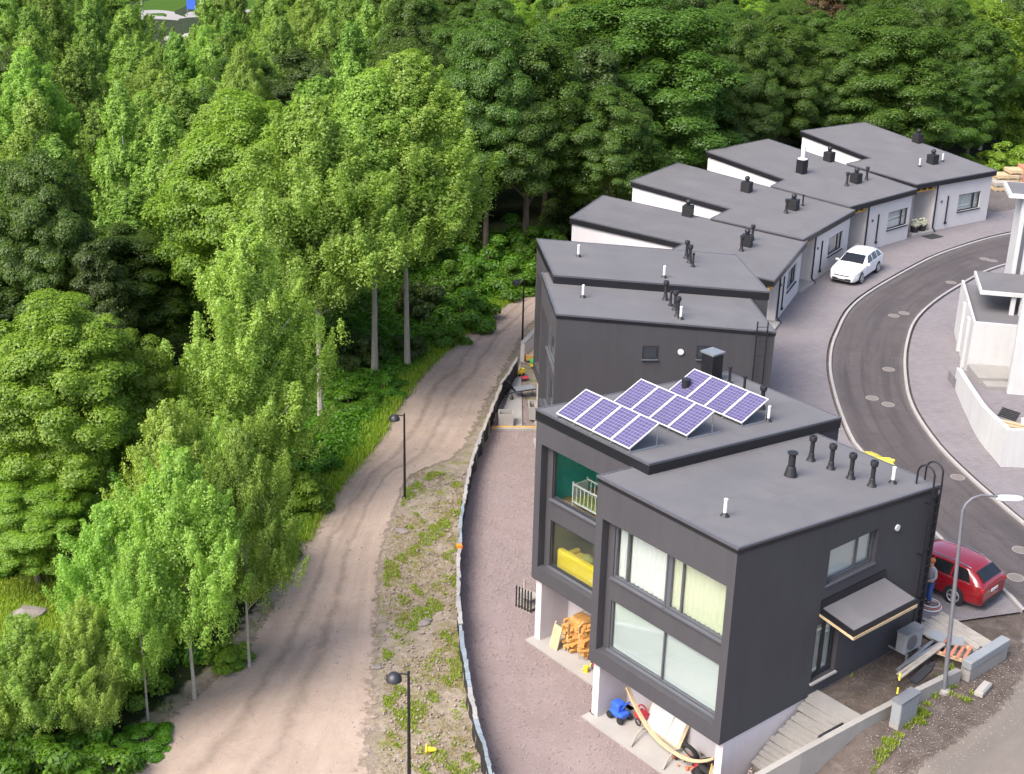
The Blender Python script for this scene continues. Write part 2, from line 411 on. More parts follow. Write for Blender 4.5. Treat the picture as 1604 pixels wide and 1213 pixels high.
ax = np.r_[-1500, -900, -500, -300, -200, -140, np.arange(-100, -46, 6), np.arange(-46, 40, .8), np.arange(40, 100, 6), 120, 160, 240, 400, 800, 1500]
ay = np.r_[-300, -100, 0, 10, np.arange(18, 112, .8), np.arange(112, 200, 4), 220, 260, 320, 420, 600, 900, 1600, 2600]
XX, YY = np.meshgrid(ax, ay); ZZ = ground(XX, YY) - .03
nx, ny = len(ax), len(ay)
idx = np.arange(nx * ny).reshape(ny, nx)
Q = np.stack([idx[:-1, :-1], idx[:-1, 1:], idx[1:, 1:], idx[1:, :-1]], -1).reshape(-1, 4)
ma, nt, b, out = newmat("earth")
at = nnode(nt, "ShaderNodeAttribute", attribute_name="zone").outputs['Color']
sep = nnode(nt, "ShaderNodeSeparateColor"); nt.links.new(at, sep.inputs[0])
P = world_pos(nt)
n1 = noise(nt, P, .35, 6, .65); n2 = noise(nt, P, 2.2, 6, .65, .5); n3 = noise(nt, P, 14, 4, .7)
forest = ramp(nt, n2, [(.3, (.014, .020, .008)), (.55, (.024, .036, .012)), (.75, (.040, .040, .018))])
dirt = ramp(nt, n2, [(.25, (.15, .125, .095)), (.5, (.24, .20, .155)), (.75, (.31, .265, .215))])
dirt = mixc(nt, ramp(nt, noise(nt, P, .9, 6, .7), [(.5, (0,) * 3), (.64, (1,) * 3)]), dirt, (.15, .155, .045))
dirt = mixc(nt, ramp(nt, n3, [(.62, (0,) * 3), (.7, (.7,) * 3)]), dirt, (.40, .37, .33))
grass = ramp(nt, n2, [(.3, (.105, .105, .022)), (.55, (.17, .155, .040)), (.8, (.25, .20, .085))])
soil = ramp(nt, n2, [(.3, (.060, .047, .040)), (.55, (.095, .078, .068)), (.8, (.150, .126, .114))])
wob = math_(nt, 'SUBTRACT', n1, .5)
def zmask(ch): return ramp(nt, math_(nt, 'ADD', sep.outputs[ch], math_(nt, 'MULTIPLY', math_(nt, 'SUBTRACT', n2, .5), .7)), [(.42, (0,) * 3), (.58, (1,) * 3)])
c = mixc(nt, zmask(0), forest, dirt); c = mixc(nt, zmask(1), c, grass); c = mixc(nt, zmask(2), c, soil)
nt.links.new(c, b.inputs['Base Color']); b.inputs['Roughness'].default_value = .95; b.inputs['Specular IOR Level'].default_value = .15
bump(nt, b, math_(nt, 'ADD', n2, math_(nt, 'MULTIPLY', n3, .4)), .7, .12)
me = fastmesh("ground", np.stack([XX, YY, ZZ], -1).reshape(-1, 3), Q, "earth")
dl = seg_dist(XX, YY, PATH_L); dg = seg_dist(XX, YY, GL)
zr = np.clip((dl + 1.2) / 1.6, 0, 1) * (dg < 0.5) * (YY < 110)
CLR = np.array([atz(p, ZG)[:2] for p in [(35, 930), (70, 965), (20, 985)]])
zgm = np.clip(1.25 - np.min([np.hypot(XX - c_[0], (YY - c_[1]) * .75) for c_ in CLR], 0) / 3.0, 0, 1)
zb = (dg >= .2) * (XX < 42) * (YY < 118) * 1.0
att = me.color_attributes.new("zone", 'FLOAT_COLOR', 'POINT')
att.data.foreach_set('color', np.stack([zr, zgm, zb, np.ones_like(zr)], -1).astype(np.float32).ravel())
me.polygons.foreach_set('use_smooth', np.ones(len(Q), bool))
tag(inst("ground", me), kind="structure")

# ------------------------------------------------------------------ sheets: path, gravel, street, paving
def strip(name, A, B, n, across, mat, lift, zfun=None, flat=None, kind="structure"):
    A = resample(A, n); B = resample(B, n); t = np.linspace(0, 1, across + 1)
    V = A[:, None, :2] * (1 - t)[None, :, None] + B[:, None, :2] * t[None, :, None]
    z = np.full(V.shape[:2], flat) if flat is not None else zfun(V[..., 0], V[..., 1])
    V3 = np.concatenate([V, (z + lift)[..., None]], -1).reshape(-1, 3)
    ix = np.arange(n * (across + 1)).reshape(n, across + 1)
    Qs = np.stack([ix[:-1, :-1], ix[:-1, 1:], ix[1:, 1:], ix[1:, :-1]], -1).reshape(-1, 4)
    e1 = V3[Qs[0, 1]] - V3[Qs[0, 0]]; e2 = V3[Qs[0, 3]] - V3[Qs[0, 0]]
    if np.cross(e1, e2)[2] < 0: Qs = Qs[:, ::-1]
    me = fastmesh(name, V3, Qs, mat)
    L = np.r_[0, np.cumsum(np.linalg.norm(np.diff((A + B) / 2, axis=0)[:, :2], axis=1))]
    U = np.stack([np.broadcast_to(L[:, None], (n, across + 1)), np.broadcast_to(t[None], (n, across + 1))], -1).reshape(-1, 2)
    uvl = me.uv_layers.new(name="UVMap"); uvl.data.foreach_set('uv', U[Qs.ravel()].astype(np.float32).ravel())
    return tag(inst(name, me), kind=kind)
def road_mat(name, cols, streak, fade_w, rough=.9, grit=.5, gcol=None):
    ma, nt, b, out = newmat(name)
    uv = nnode(nt, "ShaderNodeTexCoord").outputs['UV']; P = world_pos(nt)
    mp = nnode(nt, "ShaderNodeMapping"); mp.inputs['Scale'].default_value = (.07, 5.0, 1); nt.links.new(uv, mp.inputs[0])
    ns = noise(nt, mp.outputs[0], 1.6, 6, .6, .4); n1 = noise(nt, P, .5, 6, .65, .3); n3 = noise(nt, P, 22, 4, .7); n2 = noise(nt, P, 3.0, 5, .65)
    c = ramp(nt, n1, [(.28, cols[0]), (.5, cols[1]), (.74, cols[2])])
    c = mixc(nt, math_(nt, 'MULTIPLY', ramp(nt, ns, [(.36, (1,) * 3), (.56, (0,) * 3)]), streak[1]), c, streak[0])
    c = mixc(nt, grit * .6, c, ramp(nt, n3, [(.3, tuple(x * .72 for x in cols[1])), (.7, tuple(min(1, x * 1.28) for x in cols[1]))]))
    if fade_w > .08:
        s3 = nnode(nt, "ShaderNodeSeparateXYZ"); nt.links.new(uv, s3.inputs[0]); nw = noise(nt, P, .25, 4, .6)
        vv = math_(nt, 'ADD', s3.outputs[1], math_(nt, 'MULTIPLY', math_(nt, 'SUBTRACT', nw, .5), .35))
        for c0 in (.36, .60):
            rut = math_(nt, 'SUBTRACT', 1.0, math_(nt, 'DIVIDE', math_(nt, 'ABSOLUTE', math_(nt, 'SUBTRACT', vv, c0)), .055), True)
            c = mixc(nt, math_(nt, 'MULTIPLY', math_(nt, 'MULTIPLY', rut, n2), 1.3, True), c, tuple(x * .68 for x in cols[0]))
        crk = math_(nt, 'ABSOLUTE', math_(nt, 'SUBTRACT', noise(nt, P, .45, 8, .7, 1.2), .5))
        c = mixc(nt, ramp(nt, crk, [(.003, (.22,) * 3), (.016, (0,) * 3)]), c, tuple(x * .55 for x in cols[0]))
        c = mixc(nt, ramp(nt, noise(nt, P, 1.1, 6, .7), [(.56, (0,) * 3), (.7, (.5,) * 3)]), c, (.36, .275, .20))
    if name == "asphalt":
        s3 = nnode(nt, "ShaderNodeSeparateXYZ"); nt.links.new(uv, s3.inputs[0]); ed = math_(nt, 'MINIMUM', s3.outputs[1], math_(nt, 'SUBTRACT', 1.0, s3.outputs[1]))
        c = mixc(nt, math_(nt, 'MULTIPLY', ramp(nt, ed, [(.0, (1,) * 3), (.09, (0,) * 3)]), n2), c, (.15, .132, .12))
        crk = math_(nt, 'ABSOLUTE', math_(nt, 'SUBTRACT', noise(nt, P, .35, 8, .7, .8), .5)); c = mixc(nt, ramp(nt, crk, [(.002, (.5,) * 3), (.008, (0,) * 3)]), c, (.03, .027, .027))
        c = mixc(nt, ramp(nt, noise(nt, P, .18, 3, .5), [(.60, (0,) * 3), (.62, (.35,) * 3)]), c, (.062, .056, .056))
    if gcol: c = mixc(nt, ramp(nt, n2, [(.6, (0,) * 3), (.72, (.8,) * 3)]), c, gcol)
    nt.links.new(c, b.inputs['Base Color']); b.inputs['Roughness'].default_value = rough; b.inputs['Specular IOR Level'].default_value = .25
    bump(nt, b, math_(nt, 'ADD', n3, math_(nt, 'MULTIPLY', ns, 1.5)), grit, .03)
    if fade_w:
        s2 = nnode(nt, "ShaderNodeSeparateXYZ"); nt.links.new(uv, s2.inputs[0])
        e = math_(nt, 'MINIMUM', s2.outputs[1], math_(nt, 'SUBTRACT', 1.0, s2.outputs[1]))
        f = math_(nt, 'ADD', math_(nt, 'DIVIDE', e, fade_w), math_(nt, 'MULTIPLY', math_(nt, 'SUBTRACT', n2, .5), 2.2))
        f = ramp(nt, math_(nt, 'ADD', f, math_(nt, 'MULTIPLY', math_(nt, 'SUBTRACT', n3, .5), .8)), [(.25, (0,) * 3), (.85, (1,) * 3)])
        tr = nnode(nt, "ShaderNodeBsdfTransparent"); mx = nnode(nt, "ShaderNodeMixShader")
        nt.links.new(f, mx.inputs[0]); nt.links.new(tr.outputs[0], mx.inputs[1]); nt.links.new(b.outputs[0], mx.inputs[2]); nt.links.new(mx.outputs[0], out.inputs[0])
    return ma
road_mat("path_dirt", [(.262, .203, .162), (.318, .250, .204), (.375, .302, .25)], ((.205, .156, .124), .5), .10, .95, .45)
road_mat("gravel_red", [(.165, .124, .117), (.225, .178, .170), (.30, .248, .238)], ((.172, .130, .122), .4), .0, .95, .95, (.28, .24, .235))
road_mat("asphalt", [(.060, .052, .052), (.075, .065, .065), (.092, .081, .080)], ((.044, .039, .039), .85), .0, .85, .4)
road_mat("asphalt_old", [(.120, .103, .088), (.148, .129, .112), (.18, .159, .14)], ((.11, .098, .09), .5), .06, .9, .5)
# block paving, too fine to build stone by stone from this height
ma, nt, b, out = newmat("block_paving")
P = world_pos(nt); brn = nnode(nt, "ShaderNodeTexBrick"); nt.links.new(P, brn.inputs['Vector']); brn.inputs['Scale'].default_value = 1.0
brn.inputs['Brick Width'].default_value = .28; brn.inputs['Row Height'].default_value = .14; brn.inputs['Mortar Size'].default_value = .008
brn.inputs['Color1'].default_value = (.145, .132, .140, 1); brn.inputs['Color2'].default_value = (.180, .164, .172, 1); brn.inputs['Mortar'].default_value = (.095, .087, .09, 1)
nb = noise(nt, P, .45, 6, .65); nb2 = noise(nt, P, 2.6, 5, .7)
c = mixc(nt, ramp(nt, nb, [(.35, (0,) * 3), (.7, (.55,) * 3)]), brn.outputs['Color'], (.19, .176, .178))
c = mixc(nt, ramp(nt, nb2, [(.58, (0,) * 3), (.74, (.45,) * 3)]), c, (.235, .215, .212))
nt.links.new(c, b.inputs['Base Color']); b.inputs['Roughness'].default_value = .88; b.inputs['Specular IOR Level'].default_value = .25
bump(nt, b, brn.outputs['Fac'], -.2, .01)

strip("dirt_path", PATH_L, PATH_R, 90, 10, "path_dirt", .004, flat=ZG)
KL = catmull([(60, 104), (45, 98.5), (33.74, 91.81), (28.69, 87.73), (25.21, 83.93), (19.77, 76.41), (17.29, 70.55), (16.08, 66.22), (15.47, 61.96), (15.18, 57.45), (15.33, 55.29), (16.49, 48), (17.78, 43.88), (18.06, 42.37)])
KR = catmull([(60, 98), (44, 92.5), (31.5, 84.89), (26.36, 79.54), (22.65, 74.08), (20.75, 69.34), (19.52, 64.71), (18.85, 60.62), (18.88, 56.31), (19.4, 52.82), (19.79, 51.07), (20.26, 49.05), (21.4, 45.2), (24, 41.2)])
strip("street", KL, KR, 90, 8, "asphalt", 0.0, flat=.004)
INNER = catmull([(60, 116), (44, 107), (32.6, 98.6), (25, 95), (19.0, 88), (13, 80.5), (9.5, 72), (8, 66.5), (7, 62), (7, 57.5), (6.5, 53), (8.2, 47), (11.2, 43.0), (13.2, 40.9)])
LOTK = catmull([(60, 104.3), (45, 98.8), (33.6, 92.1), (28.6, 88.0), (25.05, 84.1), (19.6, 76.55), (17.1, 70.65), (15.9, 66.3), (15.28, 61.98), (14.99, 57.45), (15.15, 55.25), (16.3, 47.9), (17.6, 43.8), (17.9, 42.3)])
strip("paved_forecourt", INNER, LOTK, 100, 10, "block_paving", 0.0, flat=.07)
RI = catmull([(60, 90), (46, 84), (38, 78), (34, 72), (31, 66), (29, 62), (28, 58), (27, 54), (27, 50), (27, 47.4)])
KR2 = catmull([(60, 97.7), (44, 92.2), (31.62, 84.7), (26.5, 79.4), (22.82, 74.0), (20.93, 69.3), (19.7, 64.7), (19.04, 60.62), (19.06, 56.35), (19.58, 52.9), (19.97, 51.1), (20.44, 49.1), (21.6, 45.3), (24.1, 41.4)])
strip("pavement", KR2, RI, 80, 8, "block_paving", 0.0, flat=.07)
def kerb(name, line, wd=.14):
    A = resample(line, 90); d = np.gradient(A, axis=0); nrm = np.stack([-d[:, 1], d[:, 0]], 1); nrm /= np.linalg.norm(nrm, axis=1)[:, None]
    k = MB(); prof = [(-wd / 2, -.1), (-wd / 2, .10), (-wd / 2 + .02, .12), (wd / 2 - .02, .12), (wd / 2, .10), (wd / 2, -.1)]
    V = [(A[i, 0] + nrm[i, 0] * o, A[i, 1] + nrm[i, 1] * o, z) for i in range(len(A)) for o, z in prof]; np_ = len(prof)
    k.add(V, [(i * np_ + j, i * np_ + j + 1, (i + 1) * np_ + j + 1, (i + 1) * np_ + j) for i in range(len(A) - 1) for j in range(np_ - 1)])
    return tag(k.build(name, "kerb_stone"), kind="structure")
kerb("kerb", KL); kerb("kerb", KR)
# asphalt yard past the last house
tag(MB().add([(33.9, 97.0, .078), (60, 112, .078), (52, 118, .078), (36, 107.5, .078), (29.5, 104.6, .078)], [(0, 1, 2, 3, 4)]).build("asphalt_yard", "asphalt"), kind="structure")
# side road in the lower right corner
FL = catmull(np.r_[[(18.5, 42.2), (17.4, 41.2)], world([(1596, 1040), (1580, 1080), (1545, 1120), (1480, 1165), (1400, 1215), (1280, 1290)], -.1)])
FR = catmull([(24, 41), (22, 38), (20, 35.5), (18.5, 33), (17, 31.5), (15.5, 29), (13, 26), (11, 24)])
strip("side_road", FL, FR, 60, 8, "asphalt_old", .012, zfun=lambda x, y: ground(x, y) + .0)
# gravel garden between the fence and the houses
FENCE_PX = [(811, 562), (800, 580), (786, 600), (775, 628), (764, 655), (750, 690), (738, 722), (731, 760), (724, 800), (720, 850), (718, 900), (719, 950), (722, 990), (728, 1030), (738, 1090), (750, 1140), (765, 1190), (780, 1250)]
FENCE = catmull(world(FENCE_PX, ZG + 1.0), 5)
GHOUSE = catmull([(1.9, 56.5), (2.2, 52), (2.2, 47), (2.2, 44.5), (4, 41.5), (6, 39), (8.0, 36), (9, 33), (9.6, 31), (10, 29)])
strip("gravel_garden", FENCE, GHOUSE, 80, 14, "gravel_red", .008, flat=ZG)
# ------------------------------------------------------------------ house kit
class Frame:
    def __init__(s, o, ang, z0, slope):
        s.o = np.array([o[0], o[1], 0.0]); s.a = math.radians(ang); s.z0 = z0; s.s = slope
        s.u = np.array([math.cos(s.a), math.sin(s.a), 0]); s.v = np.array([-math.sin(s.a), math.cos(s.a), 0])
    def loc(s, P): d = np.asarray(P) - s.o; return np.array([d @ s.u, d @ s.v, P[2]])
    def wld(s, l): return s.o + s.u * l[0] + s.v * l[1] + np.array([0, 0, l[2] if len(l) > 2 else 0])
    def zr(s, x): return s.z0 - s.s * x
    def roofpt(s, p):
        d = ray(p); t = (s.z0 - s.s * ((CAM - s.o) @ s.u) - CAMZ) / (d[2] + s.s * (d @ s.u)); return s.loc(CAM + t * d)
    def side(s, p, y):        # on the vertical plane at local y
        d = ray(p); t = (y - (CAM - s.o) @ s.v) / (d @ s.v); return s.loc(CAM + t * d)
    def front(s, p, x):
        d = ray(p); t = (x - (CAM - s.o) @ s.u) / (d @ s.u); return s.loc(CAM + t * d)

def wall(mb, axis, a0, a1, p0, p1, z0, zt, holes=()):
    cuts = sorted({a0, a1, *[h[0] for h in holes], *[h[1] for h in holes]}); cuts = [c for c in cuts if a0 <= c <= a1]
    for c0, c1 in zip(cuts[:-1], cuts[1:]):
        hs = sorted((h[2], h[3]) for h in holes if h[0] <= c0 + 1e-6 and h[1] >= c1 - 1e-6)
        zs = []; cur = z0
        for h0, h1 in hs: zs.append((cur, h0)); cur = h1
        zs.append((cur, None))
        for lo, hi in zs:
            if hi is not None and hi - lo < 1e-4: continue
            if axis == 'x': C = [(c0, p0), (c1, p0), (c1, p1), (c0, p1)]
            else: C = [(p0, c0), (p1, c0), (p1, c1), (p0, c1)]
            mb.hexa([(x, y, lo) for x, y in C] + [(x, y, hi if hi is not None else zt(x, y)) for x, y in C])
    return mb
def inset(poly, d):
    n = len(poly); out = []
    for i in range(n):
        p0, p1, p2 = Vector(poly[i - 1]), Vector(poly[i]), Vector(poly[(i + 1) % n])
        e1 = (p1 - p0).normalized(); e2 = (p2 - p1).normalized(); n1 = Vector((-e1.y, e1.x)); n2 = Vector((-e2.y, e2.x))
        k = (n1 + n2); k = k / max(.3, k.dot(n1)); out.append(tuple(p1 + k * d))
    return out
def ccw(poly):
    a = sum(poly[i - 1][0] * poly[i][1] - poly[i][0] * poly[i - 1][1] for i in range(len(poly))); return poly if a > 0 else poly[::-1]
def make_roof(fr, parent, poly, thick):
    poly = ccw([tuple(p[:2]) for p in poly]); z = fr.zr; ins = inset(poly, .05)
    fe = MB().prism([(x, y, z(x) - .02) for x, y in ins], [(x, y, z(x) + .03) for x, y in ins]).build("roof", "roof_felt", parent)
    MB().prism([(x, y, z(x) - thick) for x, y in poly], [(x, y, z(x)) for x, y in poly]).build("fascia", "black_metal", fe)
    t = MB(); i2 = inset(poly, .06); n = len(poly); o2 = inset(poly, -.012)
    for i in range(n):
        j = (i + 1) % n
        t.hexa([(*o2[i], z(o2[i][0]) - .03), (*o2[j], z(o2[j][0]) - .03), (*i2[j], z(i2[j][0]) + .01), (*i2[i], z(i2[i][0]) + .01),
                (*o2[i], z(o2[i][0]) + .045), (*o2[j], z(o2[j][0]) + .045), (*i2[j], z(i2[j][0]) + .045), (*i2[i], z(i2[i][0]) + .045)])
    t.build("edge_trim", "edge_metal", fe)
    # lapped felt strips
    return fe
ME = {}
ME['pipe'] = MB().lathe([(.19, 0), (.17, .06), (.125, .12), (.115, .28), (.09, .30), (.09, .74), (.11, .76), (.15, .80), (.16, .92), (.14, .98), (.06, .98), (.06, .90)], n=14).mesh("vent_pipe", "black_pipe", True)
ME['thin'] = MB().lathe([(.15, 0), (.13, .08), (.065, .12), (.06, .62), (.085, .64), (.09, .74), (.05, .76)], n=12).mesh("vent_pipe", "black_pipe", True)
ME['skirt'] = MB().lathe([(.27, -.02), (.25, .06), (.17, .36), (.14, .38), (.14, .80), (.12, .80), (.12, .86), (.21, .88), (.21, .92), (.05, .95)], n=16).mesh("vent_pipe", "black_pipe", True)
ME['white'] = MB().lathe([(.045, .0), (.045, .50), (.05, .50), (.05, .56), (.02, .57)], n=10).mesh("vent_pipe", "white_pipe", True)
ME['foot'] = MB().lathe([(.15, 0), (.11, .05), (.055, .12), (.05, .14)], n=12).mesh("pipe_foot", "black_pipe", True)
ME['boxvent'] = MB().b2(-.29, .29, -.29, .29, -.04, .62).lathe([(.12, .62), (.12, .72)], n=12).ball((0, 0, .84), .17).mesh("box_vent", "black_pipe", False)
ME['drum'] = MB().lathe([(.16, 0), (.15, .62), (.17, .62), (.17, .66), (.03, .68)], n=16).mesh("vent_pipe", "black_pipe", True)
def vents(fr, roof, items):
    for kind, p in items:
        l = fr.roofpt(p); zz = fr.zr(l[0]) + .03; nm = "roof_vent" if kind == 'boxvent' else "vent_pipe"
        o = inst(nm, ME[kind], roof, (l[0], l[1], zz)); o.scale = (.82, .82, .9) if kind in ('pipe', 'skirt', 'thin') else (1, 1, 1)
        if kind == 'white':
            o.scale = (1.25, 1.25, 1.0); inst("pipe_foot", ME['foot'], roof, (l[0], l[1], zz))
def window(parent, axis, sgn, p, a0, a1, z0, z1, splits=(), fr="frame_grey", fw=.06, back=None, glass="pane_glass", depth=.08, name="window", backoff=.12, sill=None):
    """a window in a wall running along axis; sgn: outward direction; p: plane of the frame's outer face"""
    f = MB()
    def bx(b0, b1, q0, q1, c0, c1, mbx):
        lo, hi = sorted((q0, q1))
        if axis == 'x': mbx.b2(b0, b1, lo, hi, c0, c1)
        else: mbx.b2(lo, hi, b0, b1, c0, c1)
    q1 = p - sgn * depth
    bx(a0, a1, p, q1, z0, z0 + fw, f); bx(a0, a1, p, q1, z1 - fw, z1, f)
    bx(a0, a0 + fw, p, q1, z0 + fw, z1 - fw, f); bx(a1 - fw, a1, p, q1, z0 + fw, z1 - fw, f)
    for s_ in splits: bx(s_ - fw / 2, s_ + fw / 2, p - sgn * .004, q1, z0 + fw, z1 - fw, f)
    wo = f.build(name, fr, parent)
    es = [a0 + fw, *splits, a1 - fw]
    for i in range(len(es) - 1):
        g = MB(); l = es[i] + (fw / 2 if i else 0); r = es[i + 1] - (fw / 2 if i < len(es) - 2 else 0)
        bx(l, r, p - sgn * .035, p - sgn * .045, z0 + fw, z1 - fw, g); g.build("pane", glass, wo)
        if back:
            bm = back[i] if isinstance(back, (list, tuple)) else back
            if bm is None: continue
            c = MB(); k = max(2, int((r - l) / .09)); pts = []
            pleat = .0 if bm.startswith('blind') else .055
            for j in range(k + 1):
                a = l - .02 + (r - l + .04) * j / k; q = p - sgn * (backoff + (pleat if j % 2 else 0) + random.uniform(0, .006) * (pleat > 0)); pts.append((a, q))
            V = []
            for a, q in pts:
                for zz in (z0 + .02, z1 - .02): V.append((a, q, zz) if axis == 'x' else (q, a, zz))
            c.add(V, [(2 * j, 2 * j + 2, 2 * j + 3, 2 * j + 1) for j in range(k)]); c.build("curtain" if pleat else "blind", bm, wo, smooth=bool(pleat))
    if sill:
        s_ = MB(); bx(a0 - .05, a1 + .05, p + sgn * sill[0], p - sgn * .02, z0 - .06, z0 - .002, s_); s_.build("sill", sill[1], wo)
    return wo

SLOPE = .0927
# ------------------------------------------------------------------ the four dark houses
def dark_house(name, label, o, ang, L, W, zt, zb, thick, side_holes=(), curtains=True, roof_poly=None):
    fr = Frame(o, ang, zt, SLOPE); root = thing("dark_house", label, "house", (o[0], o[1], 0), fr.a)
    e = .0; z = lambda x, y: fr.zr(x) - thick + .02
    r0, r1, rb, rt = .28, W - .30, zb + .55, zb + 5.27
    w_ = MB()
    # front face: outer surround, then the recessed plane holding the windows
    wall(w_, 'y', 0, W, 0, .30, zb, z, [(r0, r1, rb, rt)])
    ua, ub = zb + 3.25, zb + 5.12; la, lb = zb + .62, zb + 2.42
    wl, wr = .50, W - .58
    wall(w_, 'y', r0, r1, .30, .46, rb, lambda x, y: rt, [(wl, wr, la, lb), (wl, wr, ua, ub)])
    wall(w_, 'x', .30, L, 0, .30, zb, z, [h[:4] for h in side_holes])
    wall(w_, 'x', .30, L, W - .30, W, zb, z)
    wall(w_, 'y', .30, W - .30, L - .30, L, zb, z)
    w_.build("wall", "dark_plaster", root)
    MB().b2(.48, L - .3, .3, W - .3, zb, zb + .2).b2(.48, L - .3, .3, W - .3, zb + 2.62, zb + 2.9).build("floor_slab", "floor_wood", root)
    # open space under the overhang
    pale = MB(); pale.b2(.22, L - .02, .02, .30, ZG - .3, zb - .003); pale.b2(.22, L - .02, W - .32, W - .03, ZG - .3, zb - .003); pale.b2(1.55, 1.8, .3, W - .32, ZG - .3, zb - .003); pale.b2(.3, 1.55, .3, W - .32, zb - .08, zb - .004)
    pale.build("base_wall", "pale_plaster", root)
    MB().b2(-.15, 1.55, -.05, W + .05, ZG - .1, ZG + .06).build("terrace_slab", "concrete_pale", root)
    rf = make_roof(fr, root, roof_poly or [(-.03, -.03), (L + .03, -.03), (L + .03, W + .03), (-.03, W + .03)], thick)
    if curtains:
        mid = (wl + wr) / 2
        window(root, 'y', -1, .34, mid + .06, wr, ua, ub, [wr - .55], back=["curtain_white", "curtain_white"], sill=(.14, "frame_grey"))
        window(root, 'y', -1, .34, wl, mid - .06, ua, ub, [mid - .06 - .5], back=["curtain_green", "curtain_green"], sill=(.14, "frame_grey"))
        window(root, 'y', -1, .34, wl, wr, la, lb, [mid], back="blind_mint", sill=(.14, "frame_grey"), fw=.045)
        MB().b2(.36, .44, mid - .055, mid + .055, ua, ub).build("mullion", "frame_grey", root)
    return fr, root, rf

h1o = atz((1156, 860.1), 6.6)
H1, h1, rf1 = dark_house("dark_house", "nearest dark house, pale curtains in big windows, ladder and canopy on its side", h1o, 40.0, 9.68, 5.72, 6.6, 0.0, .15,
    side_holes=[(4.30, 6.65, 3.92, 5.12), (4.10, 5.26, .50, 2.58), (6.05, 7.1, 1.35, 1.75)])
window(h1, 'x', -1, .14, 4.30, 6.65, 3.92, 5.12, [5.85], back="blind_mint", sill=(.18, "frame_grey"))
window(h1, 'x', -1, .16, 4.10, 5.26, .50, 2.58, [4.72], fr="frame_dark", fw=.10, back="blind_mint", name="door", sill=(.25, "concrete_pale"))
window(h1, 'x', -1, .16, 6.05, 7.1, 1.35, 1.75, back="blind_dark", fr="frame_dark")
can = MB().hexa([(4.15, -1.3, 2.80), (7.3, -1.3, 2.80), (7.3, -.002, 2.98), (4.15, -.002, 2.98), (4.15, -1.3, 2.98), (7.3, -1.3, 2.98), (7.3, -.002, 3.18), (4.15, -.002, 3.18)]).build("canopy", "black_metal", h1)
MB().hexa([(4.2, -1.25, 2.985), (7.25, -1.25, 2.985), (7.25, -.004, 3.185), (4.2, -.004, 3.185), (4.2, -1.25, 2.995), (7.25, -1.25, 2.995), (7.25, -.004, 3.195), (4.2, -.004, 3.195)]).build("canopy_felt", "roof_felt", can)
MB().b2(4.13, 7.32, -1.325, -1.303, 2.70, 2.80).build("timber_edge", "pale_timber", can)
MB().hexa([(4.127, -1.3, 2.70), (4.148, -1.3, 2.70), (4.148, -.01, 2.90), (4.127, -.01, 2.90), (4.127, -1.3, 2.79), (4.148, -1.3, 2.79), (4.148, -.01, 2.98), (4.127, -.01, 2.98)]).build("timber_edge", "pale_timber", can)
MB().b2(4.15, 7.3, -.06, -.003, 3.20, 3.46).build("flashing", "black_metal", can)
MB().lathe([(.11, 0), (.11, .05), (.08, .07)], n=16, axis='Y').build("wall_vent", "white_plastic", h1, (7.6, -.07, 4.86), smooth=True)
def ladder(parent, x0, x1, y, zb, ztop, hoop, n=None):
    l = MB()
    for x in (x0, x1):
        pts = [(x, y, zb), (x, y, ztop)]
        if hoop:
            for k in range(1, 9):
                a = math.pi * k / 8; pts.append((x, y + .32 - .32 * math.cos(a), ztop + .42 + .34 * math.sin(a)))
            pts.append((x, y + .64, ztop + .02))
        l.tube(pts, .032, 8)
    z = zb + .3
    while z < ztop: l.tube([(x0, y, z), (x1, y, z)], .014, 6, False); z += .32
    for z in (zb + 1.2, zb + 3.0, ztop - .5):
        for x in (x0, x1): l.box((x, y / 2, z), (.03, abs(y) + .02, .03))
    return l.build("ladder", "black_metal", parent)
ladder(h1, 9.02, 9.47, -.22, .45, 5.80, True)
MB().tube([(9.62, -.07, .3), (9.62, -.07, 5.45)], .05, 10).build("downpipe", "black_metal", h1)
vents(H1, rf1, [('skirt', (1238, 747)), ('pipe', (1270, 723)), ('pipe', (1301, 736)), ('pipe', (1332, 751)), ('pipe', (1365, 763)), ('white', (1135, 810)), ('white', (1398, 758))])

h2o = atz((1017, 728), 6.84)
H2, h2, rf2 = dark_house("dark_house", "dark house carrying the solar panels on its roof", h2o, 40.0, 9.5, 5.36, 6.84, .4, .36, curtains=False)
def room(root, W, zb, z0, z1, col, yl, yr):
    rm = MB()
    rm.b2(2.5, 2.56, yl - .15, yr + .15, z0, z1).b2(.47, 2.5, yl - .2, yl - .15, z0, z1).b2(.47, 2.5, yr + .15, yr + .2, z0, z1).b2(.47, 2.5, yl - .15, yr + .15, z1 - .05, z1)
    rm.build("room_wall", col, root); MB().b2(.47, 2.5, yl - .15, yr + .15, z0, z0 + .05).build("room_floor", "floor_wood", root)
W2 = 5.36; room(h2, W2, .4, .4 + 2.95, .4 + 5.35, "teal_paint", .5, W2 - .58); room(h2, W2, .4, .4 + .22, .4 + 2.6, "olive_paint", .5, W2 - .58)
for a, b_ in ((3.65, 5.52), (1.02, 2.82)):
    window(h2, 'y', -1, .34, .50, W2 - .58, a, b_, [1.25, 2.12], fr="frame_dark", sill=(.14, "frame_grey"))
vents(H2, rf2, [('drum', (1073, 622)), ('pipe', (1117, 592)), ('thin', (1142, 602)), ('thin', (1165, 617)), ('pipe', (1193, 642)), ('white', (1203, 661))])
l = H2.roofpt((1087, 590)); ch = MB().b2(-.28, .28, -.28, .28, -.05, 1.0).build("chimney", "black_metal", rf2, (l[0] + .3, W2 - .35, H2.zr(l[0])))
MB().b2(-.33, .33, -.33, .33, 1.06, 1.12).b2(-.24, .24, -.24, .24, 1.0, 1.06).build("chimney_cap", "galvanised", rf2, ch.location)

